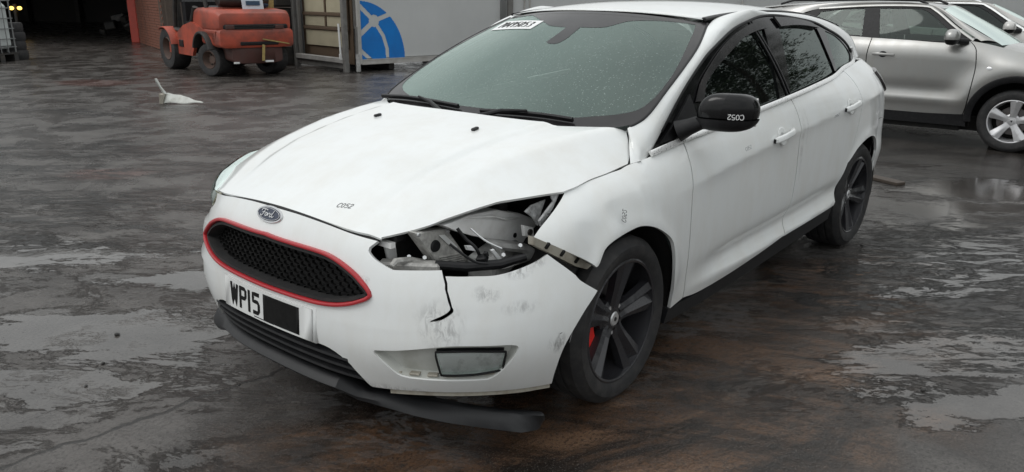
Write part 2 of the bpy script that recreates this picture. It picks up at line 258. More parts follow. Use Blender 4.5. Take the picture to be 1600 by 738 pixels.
    jd = mth('ABSOLUTE', mth('ADD', sx_.outputs['Y'], mth('MULTIPLY', mth('SUBTRACT', noise(5, 8, .6), .5), .16)))
    joint = mth('MULTIPLY', rng_(jd, .016, .004), rng_(mth('ABSOLUTE', sx_.outputs['X']), 1.0, .8))
    lit = mth('MAXIMUM', lit, mth('MULTIPLY', joint, .9))
    c = mixc(lit, c, (.010, .009, .008))
    c = mixc(mth('MULTIPLY', rng_(grit, .50, .62), .55), c, dark)
    c = mixc(mth('MULTIPLY', rng_(noise(150, 3, .6), .56, .70), .35), c, (.20, .185, .165))
    # standing water
    zm = zone((-1.35, 1.80, .55, .22, 150), (-.95, 2.0, .4, .10, 150), (-3.2, 1.7, 1.2, .5, 150), (-2.2, 2.2, .8, .25, 150), (.35, -1.55, .42, .12, 130), (.95, -1.15, .55, .26, 118), (.75, -2.65, .7, .22, 128), (1.35, -.85, .45, .14, 130), (-3.85, 1.1, .8, .45, 140), (-4.9, 1.1, .6, .5, 140), (-5.2, .3, .7, .4, 120))
    wn_ = noise(2.6, 14, .78, 2.2, 128, .35, (7, 2, 0))
    pud = rng_(mth('ADD', zm, mth('MULTIPLY', mth('SUBTRACT', wn_, .5), 5.5)), 1.08, .94)
    film = mth('MULTIPLY', rng_(noise(3.2, 14, .76, 2.0, 128, .4, (9, 4, 0)), .50, .56), rng_(zone((.7, -1.8, 2.6, 1.9, 128), (-2.6, 1.5, 3.2, 1.3, 148)), 1.2, .8))
    wet = mth('MAXIMUM', pud, mth('MULTIPLY', film, .62)); wet = mth('MULTIPLY', wet, mth('SUBTRACT', 1, lit))
    c = mixc(mth('MULTIPLY', wet, .35), c, (.105, .100, .096))  # pale sky reflection painted into the colour of the wet patches
    l.new(c, b.inputs['Base Color'])
    ro = rng_(mid, .38, .62, .16, .34)
    rw = n.new('ShaderNodeMix'); rw.data_type = 'FLOAT'; l.new(rt_, rw.inputs['Factor']); l.new(ro, rw.inputs[2]); rw.inputs[3].default_value = .12
    rr = n.new('ShaderNodeMix'); rr.data_type = 'FLOAT'; l.new(wet, rr.inputs['Factor']); l.new(rw.outputs[0], rr.inputs[2]); rr.inputs[3].default_value = .05; l.new(rr.outputs[0], b.inputs['Roughness'])
    b.inputs['Specular IOR Level'].default_value = .5
    hgt = mth('ADD', mth('ADD', mth('MULTIPLY', mid, .6), mth('MULTIPLY', fine, .34)), mth('ADD', mth('MULTIPLY', grit, .17), mth('MULTIPLY', lit, .14)))
    hgt = mth('ADD', hgt, mth('MULTIPLY', mth('ADD', drag, drag2), .22))
    hgt = mth('MULTIPLY', hgt, mth('SUBTRACT', 1, mth('MULTIPLY', wet, .95)))
    u = n.new('ShaderNodeBump'); u.inputs['Strength'].default_value = .75; u.inputs['Distance'].default_value = .024; l.new(hgt, u.inputs['Height']); l.new(u.outputs['Normal'], b.inputs['Normal'])
    return m
M['ground'] = ground_material()

# ------------------------------------------------------------------ object helpers
def tag(o, label=None, cat=None, group=None, kind=None):
    if label: o['label'] = label
    if cat: o['category'] = cat
    if group: o['group'] = group
    if kind: o['kind'] = kind
    return o
def empty(name, loc=(0, 0, 0), rz=0, scale=(1, 1, 1)):
    o = bpy.data.objects.new(name, None); COL.objects.link(o); o.location = loc; o.rotation_euler = (0, 0, rz); o.scale = scale; o.empty_display_size = .1; return o
def mk(name, V, F, mat, parent=None, smooth=True, normals=None, angle=None):
    me = bpy.data.meshes.new(name); me.from_pydata([tuple(map(float, v)) for v in V], [], [tuple(int(i) for i in f) for f in F]); me.update()
    me.materials.append(M[mat] if isinstance(mat, str) else mat)
    if smooth:
        me.polygons.foreach_set('use_smooth', [True]*len(me.polygons))
        if normals is not None: me.normals_split_custom_set_from_vertices([tuple(map(float, x)) for x in normals])
        elif angle is not None: me.set_sharp_from_angle(angle=math.radians(angle))
    o = bpy.data.objects.new(name, me); COL.objects.link(o)
    if parent: o.parent = parent
    return o
class MB:
    def __init__(s): s.V = []; s.F = []
    def add(s, V, F):
        b = len(s.V); s.V += [tuple(v) for v in V]; s.F += [tuple(i+b for i in f) for f in F]; return s
    def box(s, c, d, rot=None, bev=0):
        """box centred c with size d; bev chamfers all its edges"""
        h = [x/2 for x in d]; bev = min(bev, min(h)*.9)
        if bev <= 0:
            V = [(x*h[0], y*h[1], z*h[2]) for x in (-1, 1) for y in (-1, 1) for z in (-1, 1)]
            F = [(0, 1, 3, 2), (4, 6, 7, 5), (0, 4, 5, 1), (2, 3, 7, 6), (0, 2, 6, 4), (1, 5, 7, 3)]
        else:
            V = []; F = []; idx = {}
            for x in (-1, 1):
                for y in (-1, 1):
                    for z in (-1, 1):
                        for a in range(3):
                            p = [x*(h[0]-bev), y*(h[1]-bev), z*(h[2]-bev)]; p[a] = (x, y, z)[a]*h[a]; idx[x, y, z, a] = len(V); V.append(tuple(p))
            for a in range(3):
                b, c_ = [k for k in range(3) if k != a]
                for s_ in (-1, 1):
                    q = []
                    for (i, j) in ((-1, -1), (1, -1), (1, 1), (-1, 1)):
                        k = [0, 0, 0]; k[a] = s_; k[b] = i; k[c_] = j; q.append(idx[(*k, a)])
                    F.append(tuple(q))
                for i in (-1, 1):       # edges along axis a
                    for j in (-1, 1):
                        k1 = [0, 0, 0]; k2 = [0, 0, 0]; k1[a] = -1; k2[a] = 1; k1[b] = k2[b] = i; k1[c_] = k2[c_] = j
                        F.append((idx[(*k1, b)], idx[(*k2, b)], idx[(*k2, c_)], idx[(*k1, c_)]))
            for x in (-1, 1):
                for y in (-1, 1):
                    for z in (-1, 1): F.append((idx[x, y, z, 0], idx[x, y, z, 1], idx[x, y, z, 2]))
        Mx = Matrix.Translation(c)
        if rot is not None: Mx = Mx @ (rot if isinstance(rot, Matrix) else Matrix.Rotation(rot[2], 4, 'Z') @ Matrix.Rotation(rot[1], 4, 'Y') @ Matrix.Rotation(rot[0], 4, 'X'))
        return s.add([Mx @ Vector(v) for v in V], F)
    def tube(s, P, r, n=8, cap=True):
        P = [Vector(p) for p in P]; rs = r if isinstance(r, (list, tuple)) else [r]*len(P); V = []; F = []; prev = None
        for i, p in enumerate(P):
            d = (P[min(i+1, len(P)-1)]-P[max(i-1, 0)]).normalized()
            if prev is None: a = d.orthogonal().normalized()
            else: a = (prev-d*prev.dot(d)).normalized()
            prev = a; b = d.cross(a)
            for k in range(n):
                t = 2*PI*k/n; V.append(p+rs[i]*(math.cos(t)*a+math.sin(t)*b))
        for i in range(len(P)-1):
            for k in range(n): F.append((i*n+k, i*n+(k+1) % n, (i+1)*n+(k+1) % n, (i+1)*n+k))
        if cap: F.append(tuple(range(n))[::-1]); F.append(tuple((len(P)-1)*n+k for k in range(n)))
        return s.add(V, F)
    def lathe(s, prof, n=48, axis='Y', c=(0, 0, 0)):
        """prof: list of (radius, position along the axis)"""
        V = []; F = []
        for (r, a) in prof:
            for k in range(n):
                t = 2*PI*k/n; x, z = r*math.cos(t), r*math.sin(t)
                V.append({'Y': (x+c[0], a+c[1], z+c[2]), 'Z': (x+c[0], z+c[1], a+c[2]), 'X': (a+c[0], x+c[1], z+c[2])}[axis])
        for i in range(len(prof)-1):
            for k in range(n): F.append((i*n+k, i*n+(k+1) % n, (i+1)*n+(k+1) % n, (i+1)*n+k))
        return s.add(V, F)
    def prism(s, poly, d):
        """polygon of 3-D points pushed through by vector d"""
        n = len(poly); V = [Vector(p) for p in poly]; d = Vector(d); V = V+[v+d for v in V]
        return s.add(V, [tuple(range(n))[::-1], tuple(range(n, 2*n))]+[(i, (i+1) % n, (i+1) % n+n, i+n) for i in range(n)])
    def build(s, name, mat, parent=None, smooth=True, angle=35):
        o = mk(name, s.V, s.F, mat, parent, smooth, angle=angle); bm_fix(o); return o
def bm_fix(o):
    import bmesh
    b = bmesh.new(); b.from_mesh(o.data); bmesh.ops.recalc_face_normals(b, faces=b.faces); b.to_mesh(o.data); b.free()
def crom(P, step, closed=False):
    """smooth curve through points, resampled"""
    P = [np.array(p, float) for p in P]
    if len(P) == 2:
        n = max(1, int(np.ceil(np.linalg.norm(P[1]-P[0])/step))); return [P[0]+(P[1]-P[0])*i/n for i in range(n+1)]
    out = []; n = len(P)
    for i in range(n if closed else n-1):
        p1, p2 = P[i], P[(i+1) % n]
        p0 = P[i-1] if (i > 0 or closed) else 2*p1-p2
        p3 = P[(i+2) % n] if (i+2 < n or closed) else 2*p2-p1
        k = max(1, int(np.ceil(np.linalg.norm(p2-p1)/step)))
        for j in range(k):
            t = j/k; out.append(.5*((2*p1)+(-p0+p2)*t+(2*p0-5*p1+4*p2-p3)*t*t+(-p0+3*p1-3*p2+p3)*t**3))
    if not closed: out.append(P[-1])
    return out
def outline(segs, step, scale=(1, 1)):
    """closed outline from smooth segments that meet in corners; step in scaled units"""
    S = np.array(scale, float); pts = []
    for sg in segs:
        c = crom([np.array(p)*S for p in sg], step)
        for p in c:
            if not pts or np.linalg.norm(p-pts[-1]) > step*.12: pts.append(p)
    while np.linalg.norm(pts[0]-pts[-1]) < step*.12: pts.pop()
    return np.array(pts)/S
def inside(P, poly):
    x, y = P[:, 0], P[:, 1]; r = np.zeros(len(P), bool); n = len(poly)
    for i in range(n):
        x1, y1 = poly[i]; x2, y2 = poly[(i+1) % n]
        c = ((y1 > y) != (y2 > y)); xi = (x2-x1)*(y-y1)/(y2-y1+1e-30)+x1; r ^= c & (x < xi)
    return r
def grow(poly, d, scale=(1, 1)):
    """outline moved outward by d"""
    S = np.array(scale); P = poly*S; n = len(P); A = 0
    for i in range(n): A += P[i][0]*P[(i+1) % n][1]-P[(i+1) % n][0]*P[i][1]
    s = 1 if A > 0 else -1; out = []
    for i in range(n):
        t = P[(i+1) % n]-P[i-1]; t = t/(np.linalg.norm(t)+1e-12); out.append(P[i]+s*d*np.array([t[1], -t[0]]))
    return np.array(out)/S
def snormal(S, U, V, e=1e-3):
    du = S(U+e, V)-S(U-e, V); dv = S(U, V+e)-S(U, V-e); n = np.cross(du, dv); return n/(np.linalg.norm(n, axis=-1, keepdims=True)+1e-12)
def panel(name, S, outl, mat, parent, holes=(), step=.03, scale=(1, 1), flange=.014, offset=0, centre=(-1.3, 0, .5), bend=None):
    """a sheet cut to an outline on surface S(u, v), with its edges folded inward"""
    sc_ = np.array(scale, float); polys = [np.asarray(outl)]+[np.asarray(h) for h in holes]
    lo = (polys[0]*sc_).min(0); hi = (polys[0]*sc_).max(0)
    g = np.stack(np.meshgrid(np.arange(lo[0]+step*.5, hi[0], step), np.arange(lo[1]+step*.5, hi[1], step*.9), indexing='ij'), -1); g[:, 1::2, 0] += step*.5; g = g.reshape(-1, 2)
    keep = inside(g, polys[0]*sc_)
    for h in polys[1:]: keep &= ~inside(g, h*sc_)
    B = np.concatenate([p*sc_ for p in polys])
    if keep.any():
        gg = g[keep]; d = np.full(len(gg), 9.)
        for p in polys:
            q = p*sc_; nx = np.roll(q, -1, 0)
            for a, b in zip(q, nx):
                ab = b-a; t = np.clip(((gg-a)@ab)/(ab@ab+1e-12), 0, 1); d = np.minimum(d, np.hypot(*(gg-(a+t[:, None]*ab)).T))
        gg = gg[d > step*.35]
    else: gg = np.zeros((0, 2))
    pts = np.concatenate([B, gg]); E = []; k = 0
    for p in polys:
        E += [(k+i, k+(i+1) % len(p)) for i in range(len(p))]; k += len(p)
    v2, e2, f2, ov, oe, of = delaunay_2d_cdt([Vector(p) for p in pts], E, [], 0, 1e-7)
    P = np.array([tuple(v) for v in v2]); F = [tuple(f) for f in f2]
    cen = np.array([P[list(f)].mean(0) for f in F]); ok = inside(cen, polys[0]*sc_)
    for h in polys[1:]: ok &= ~inside(cen, h*sc_)
    F = [f for f, o in zip(F, ok) if o]; UV = P/sc_
    X = S(UV[:, 0], UV[:, 1]); Nn = snormal(S, UV[:, 0], UV[:, 1])
    if np.mean(np.sum(Nn*(X-np.array(centre)), -1)) < 0: Nn = -Nn
    if bend is not None: X = bend(X, UV)
    X = X+Nn*offset
    # wind faces along the normal
    FF = []
    for f in F:
        n_ = np.cross(X[f[1]]-X[f[0]], X[f[2]]-X[f[0]]); FF.append(f if n_@Nn[f[0]] > 0 else f[::-1])
    V = list(X); NN = list(Nn); cnt = {}
    for f in FF:
        for a, b in zip(f, f[1:]+f[:1]): cnt[(a, b)] = 1
    bd = [(a, b) for (a, b) in cnt if (b, a) not in cnt]
    if flange > 0:
        base = {}
        for a, b in bd:
            t = X[b]-X[a]; t = t/(np.linalg.norm(t)+1e-9); side_n = np.cross(t, Nn[a])
            q = []
            for i in (a, b):
                q.append((len(V), len(V)+1)); V.append(X[i]); V.append(X[i]-Nn[i]*flange); NN.append(side_n); NN.append(side_n)
            FF.append((q[0][0], q[0][1], q[1][1], q[1][0]))
    return mk(name, V, FF, mat, parent, normals=NN)
def mirror_seg(segs): return [[(p[0], p[1]) for p in s][::-1] for s in segs][::-1]
def gridobj(name, X, mat, parent=None, closed_u=False, solid=0, angle=None):
    """mesh from a grid of 3-D points [nu, nv, 3]; solid gives it thickness"""
    X = np.asarray(X, float); nu, nv = X.shape[:2]; idx = np.arange(nu*nv).reshape(nu, nv); F = []
    for i in range(nu if closed_u else nu-1):
        for j in range(nv-1): F.append((idx[i, j], idx[(i+1) % nu, j], idx[(i+1) % nu, j+1], idx[i, j+1]))
    o = mk(name, X.reshape(-1, 3), F, mat, parent, angle=angle)
    if solid:
        md = o.modifiers.new('solid', 'SOLIDIFY'); md.thickness = solid; md.offset = 0
    return o
def ribbon(name, P, Nrm, prof, mat, parent, closed=False, angle=40, taper=None):
    """sweep a closed profile [(across, up)...] along P with surface normals Nrm"""
    P = np.asarray(P, float); n = len(P); Nrm = np.asarray(Nrm, float); V = []; F = []; k = len(prof)
    for i in range(n):
        t = (P[(i+1) % n]-P[i-1]) if closed else P[min(i+1, n-1)]-P[max(i-1, 0)]
        t = t/(np.linalg.norm(t)+1e-12); a = np.cross(t, Nrm[i]); a /= np.linalg.norm(a)+1e-12; b = np.cross(a, t)
        s = 1 if taper is None else taper(i/(n-1))
        for (p, q) in prof: V.append(P[i]+a*p*s+b*q*s)
    for i in range(n if closed else n-1):
        j = (i+1) % n
        for m in range(k): F.append((i*k+m, i*k+(m+1) % k, j*k+(m+1) % k, j*k+m))
    if not closed: F.append(tuple(range(k))); F.append(tuple((n-1)*k+m for m in range(k))[::-1])
    o = mk(name, V, F, mat, parent, angle=angle); bm_fix(o); return o
def rrect(w_, h_, r=.3, n=3):
    """rounded-rectangle profile"""
    P = []; rr = min(w_, h_)*r
    for (cx, cy, a0) in ((1, 1, 0), (-1, 1, 90), (-1, -1, 180), (1, -1, 270)):
        for k in range(n):
            a = math.radians(a0+90*k/(n-1)); P.append((cx*(w_/2-rr)+rr*math.cos(a), cy*(h_/2-rr)+rr*math.sin(a)))
    return P
def on_surf(S, uv, off=0, centre=(-1.3, 0, .5)):
    uv = np.asarray(uv, float); X = S(uv[:, 0], uv[:, 1]); n = snormal(S, uv[:, 0], uv[:, 1])
    n = np.where((np.sum(n*(X-np.array(centre)), -1) < 0)[:, None], -n, n); return X+n*off, n
def flip(S): return lambda u, v: S(u, v)*np.array([1, -1, 1])
def copy_tree(o, parent=None):
    c = o.copy(); COL.objects.link(c)
    if parent: c.parent = parent; c.matrix_parent_inverse = o.matrix_parent_inverse.copy()
    for ch in list(o.children): copy_tree(ch, c)
    return c
GL = {'C': [[(.95, .8), (.75, 1), (.3, 1), (.05, .7), (.05, .3), (.3, 0), (.75, 0), (.95, .15)]],
      '0': [[(.5, 1), (.12, .8), (.08, .3), (.4, 0), (.8, .15), (.92, .6), (.75, .95), (.5, 1)]],
      '5': [[(.9, 1), (.2, 1), (.15, .58), (.6, .62), (.92, .38), (.75, .05), (.1, 0)]],
      '2': [[(.1, .8), (.35, 1), (.8, .95), (.85, .65), (.1, 0), (.95, .02)]],
      'W': [[(.08, 1), (.27, 0), (.5, .92), (.73, 0), (.92, 1)]],
      'P': [[(.14, 0), (.14, 1)], [(.14, .93), (.7, .93), (.86, .85), (.86, .58), (.7, .48), (.14, .48)]],
      '1': [[(.5, 0), (.5, 1)]],
      'B5': [[(.88, .93), (.16, .93), (.16, .58), (.7, .58), (.86, .48), (.86, .18), (.7, .07), (.12, .07)]],
      '7': [[(.1, 1), (.9, 1), (.4, 0)]], '4': [[(.7, 0), (.7, 1), (.1, .3), (.95, .3)]], '9': [[(.85, .6), (.5, .45), (.15, .65), (.3, 1), (.8, .95), (.85, .6), (.6, 0)]],
      '3': [[(.1, .95), (.7, 1), (.8, .7), (.4, .55), (.85, .4), (.7, .03), (.1, .03)]], '8': [[(.5, .5), (.15, .75), (.5, 1), (.85, .75), (.5, .5), (.1, .25), (.5, 0), (.9, .25), (.5, .5)]]}
def write(name, text, place, mat, parent, cw, chh, width, gap=.25, thick=.0008, lift=.0004, smooth=True):
    """strokes of letters laid on a surface; place(s, t) -> point, normal"""
    mb = MB(); x = 0
    for ch in text:
        for st in GL.get(ch, []):
            pts = [np.array(p) for p in st]
            pts = crom(pts, .12) if smooth and len(pts) > 2 else crom(pts[:2], .3) if len(pts) == 2 else [q for a, b in zip(pts[:-1], pts[1:]) for q in crom([a, b], .3)[:-1]]+[pts[-1]]
            XY = [np.array([x+p[0]*cw, p[1]*chh]) for p in pts]; L_ = []; R_ = []
            for i, p in enumerate(XY):
                t = XY[min(i+1, len(XY)-1)]-XY[max(i-1, 0)]; t = t/(np.linalg.norm(t)+1e-9); nn = np.array([-t[1], t[0]])*width/2
                if i == 0: p = p-t*width*.2
                L_.append(p+nn); R_.append(p-nn)
            V = []
            for a, b in zip(L_, R_):
                for q in (a, b):
                    X, n_ = place(q[0], q[1]); V.append(Vector(X+n_*(lift+thick))); V.append(Vector(X+n_*lift*.2))
            F = []
            for i in range(len(L_)-1):
                a = i*4; b = a+4; F += [(a, a+2, b+2, b), (a+2, a+3, b+3, b+2), (a+1, a, b, b+1)]
            F += [(0, 1, 3, 2), tuple((len(L_)-1)*4+k for k in (0, 2, 3, 1))]
            mb.add(V, F)
        x += cw*(1+gap)
    return mb.build(name, mat, parent, smooth=False)

# ================================================================== car surfaces (metres; x forward from the front axle, y to the car left, z up)
def nspline(xs,Y,x):
    """natural cubic spline through xs (ascending) for rows Y[n,...] at x (any shape); linear past the ends"""
    xs=np.asarray(xs,float);Y=np.asarray(Y,float);n=len(xs);h=np.diff(xs)
    A=np.eye(n);B=np.zeros(Y.shape)
    for i in range(1,n-1):
        A[i,i-1],A[i,i],A[i,i+1]=h[i-1],2*(h[i-1]+h[i]),h[i]
        B[i]=6*((Y[i+1]-Y[i])/h[i]-(Y[i]-Y[i-1])/h[i-1])
    M=np.linalg.solve(A,B.reshape(n,-1)).reshape(Y.shape)
    x=np.asarray(x,float);xc=np.clip(x,xs[0],xs[-1]);i=np.clip(np.searchsorted(xs,xc,side='right')-1,0,n-2)
    e=(1,)*(Y.ndim-1);H=h[i].reshape(x.shape+e);t=((xc-xs[i])/h[i]).reshape(x.shape+e);s=1-t
    r=s*Y[i]+t*Y[i+1]+H*H/6*((s**3-s)*M[i]+(t**3-t)*M[i+1])
    s0=(Y[1]-Y[0])/h[0]-h[0]/6*(2*M[0]+M[1]);s1=(Y[-1]-Y[-2])/h[-1]+h[-1]/6*(2*M[-1]+M[-2])
    dx=(x-xc).reshape(x.shape+e)
    return r+np.where(dx<0,dx*s0,dx*s1)
def sst(a,b,x):
    t=np.clip((x-a)/(b-a),0,1);return t*t*(3-2*t)
# ---- belt line
BX=[-3.3,-3.0,-2.7,-2.2,-1.6,-1.0,-.55,-.4,-.2,0,.2,.4,.6]
ZB=[1.115,1.115,1.098,1.055,1.006,.958,.924,.908,.888,.868,.842,.80,.75]
YB=[.62,.685,.742,.798,.826,.824,.806,.795,.782,.770,.755,.72,.65]
YM=[.800,.868,.902,.908,.900,.898,.898,.898,.898,.896,.884,.845,.77]
def zb(x):return nspline(BX,ZB,x)
def yb(x):return nspline(BX,YB,x)
def ym(x):return nspline(BX,YM,x)
def side(x,z):
    """lower body side: half width at x, z"""
    x=np.asarray(x,float);z=np.asarray(z,float)
    b=zb(x);t=(z-.2)/(b-.2);Yb=yb(x);Ym=ym(x)
    q=nspline([0,.2,.4,.55,.7,.8,.88,.95,1.0,1.1],[1,1,1,1,.975,.88,.69,.36,0,-.8],t)
    y=Yb+(Ym-Yb)*q-.042*nspline([0,.12,.3,.5,.7,1],[1,.62,.2,0,0,0],t)
    # shoulder crease through the door handles: soft step
    zc=nspline([-3.1,-2.25,-1.3,-.55,-.35],[.93,.895,.835,.77,.745],x)
    on=sst(-.30,-.75,x)*sst(-3.25,-2.6,x)
    y=y+on*.015*np.exp(-np.sqrt(((z-zc)/np.where(z>zc,.055,.032))**2+.07))*1.15
    # lower door sculpt rising to the rear
    zl=nspline([-2.4,-1.6,-.7,-.4],[.40,.355,.33,.325],x)
    y=y+sst(-.40,-1.0,x)*(.030*np.exp(-np.sqrt(((z-zl+.02)/np.where(z>zl-.02,.026,.07))**2+.08))-.022*np.exp(-((z-zl-.05)/.05)**2))*sst(-2.5,-2.1,x)
    # wheel arch flares
    for cx in (-.03,-2.66):
        r=np.hypot(x-cx,z-.33);y=y+.014*np.exp(-((r-.36)/.045)**2)*sst(.25,.45,z)
    return np.stack(np.broadcast_arrays(x,y,z),-1)
def upper(x,z):
    """glass and frames of the side above the belt"""
    x=np.asarray(x,float);z=np.asarray(z,float)
    h=z-zb(x);y=yb(x)-.014-.27*h-.42*h*np.abs(h)
    return np.stack(np.broadcast_arrays(x,y,z),-1)
RX=[-3.15,-2.9,-2.5,-2.1,-1.7,-1.3,-1.0,-.8]
RZ=[1.335,1.372,1.418,1.447,1.457,1.444,1.412,1.375]
def roof(x,y):
    x=np.asarray(x,float);y=np.asarray(y,float)
    w=nspline([-3.15,-2.7,-1.7,-1.0],[.50,.55,.58,.565],x)
    z=nspline(RX,RZ,x)-.046*(np.abs(y)/w)**2.4
    return np.stack(np.broadcast_arrays(x,y,z),-1)
HX=[-.2,-.1,0,.1,.2,.4,.6,.7,.8,.86]
HZ=[1.012,1.006,.996,.984,.970,.934,.878,.836,.787,.752]
def hood(x,y):
    x=np.asarray(x,float);y=np.asarray(y,float);a=np.abs(y)
    z=nspline(HX,HZ,x)
    kx=[-.35,-.2,.18,.45,.62,.77]
    ye=np.interp(x,kx,[.775,.772,.762,.69,.60,.50]);y0=np.interp(x,kx,[.675,.640,.585,.53,.49,.44])
    f=(a-y0)/(ye-y0);kn=.12;f=.5*(f+np.sqrt(f*f+kn*kn))-.5*kn*.4
    z=z-np.interp(x,kx,[.05,.05,.055,.085,.13,.20])*a*a-np.interp(x,kx,[.105,.100,.090,.050,.026,.012])*np.clip(f,0,None)
    yc=nspline([-.15,.3,.8],[.47,.42,.36],x)   # power line
    z=z+.013*(1-sst(0,.045,a-yc+.03))*sst(.82,.45,x)
    return np.stack(np.broadcast_arrays(x,y,z),-1)
# windscreen: u = y/Yedge in [-1,1], v 0 base .. 1 header
def wscreen(u,v):
    u=np.asarray(u,float);v=np.asarray(v,float);a=np.abs(u)
    bx=-.165-.085*a**2.2;bz=.985-.014*a**2;by=.715*u
    tx=-1.0-.095*a**2.2;tz=1.412-.046*a**2.2;ty=.572*u
    k=v*(1-v)
    return np.stack([bx+(tx-bx)*v-.02*k,by+(ty-by)*v+.05*u*k,bz+(tz-bz)*v+.10*k],-1)
# front bumper: u = station -6..6, v = z
BU=[0,1,2,3,4,5,6]
BZ=[.14,.2,.3,.4,.5,.62,.70,.78]
BN=[[(.83,0),(.82,.26),(.78,.43),(.70,.58),(.56,.73),(.40,.82),(.26,.87)],
 [(.862,0),(.852,.26),(.812,.45),(.735,.61),(.595,.76),(.43,.855),(.27,.90)],
 [(.892,0),(.882,.26),(.845,.48),(.765,.665),(.625,.81),(.44,.905),(.26,.945)],
 [(.908,0),(.898,.26),(.862,.50),(.782,.69),(.64,.835),(.45,.93),(.24,.972)],
 [(.902,0),(.892,.26),(.852,.505),(.768,.69),(.622,.838),(.43,.932),(.22,.978)],
 [(.888,0),(.875,.26),(.828,.505),(.735,.68),(.585,.82),(.40,.91),(.20,.955)],
 [(.872,0),(.858,.26),(.803,.49),(.70,.665),(.55,.80),(.38,.885),(.20,.925)],
 [(.832,0),(.818,.26),(.760,.47),(.66,.63),(.51,.765),(.36,.85),(.20,.895)]]
def bumper(u,v):
    u=np.asarray(u,float);v=np.asarray(v,float)
    T=np.array(BN,float)            # z,u,2
    full=np.concatenate([T[:,:0:-1]*[1,-1],T],1)     # stations -6..6
    # far end keeps its undamaged width
    for k,s in ((0,.068),(1,.036),(2,.008)): full[:,k,1]+=s
    full[1:-1,3]+=(-.022,.034);full[1:-1,2]+=(-.018,.03);full[1:-1,4]+=(-.008,.008)
    us=np.arange(-6,7)
    u,v=np.broadcast_arrays(u,v);sh=u.shape;uf=u.ravel();vf=v.ravel()
    P=nspline(us,np.moveaxis(full,1,0),uf)           # n,z,2
    out=np.empty((len(uf),3))
    # natural spline in z with shared knots: build basis once
    Bs=nspline(BZ,np.eye(len(BZ)),vf)                # n,z
    out[:,:2]=np.einsum('nz,nzk->nk',Bs,P);out[:,2]=vf
    return out.reshape(sh+(3,))

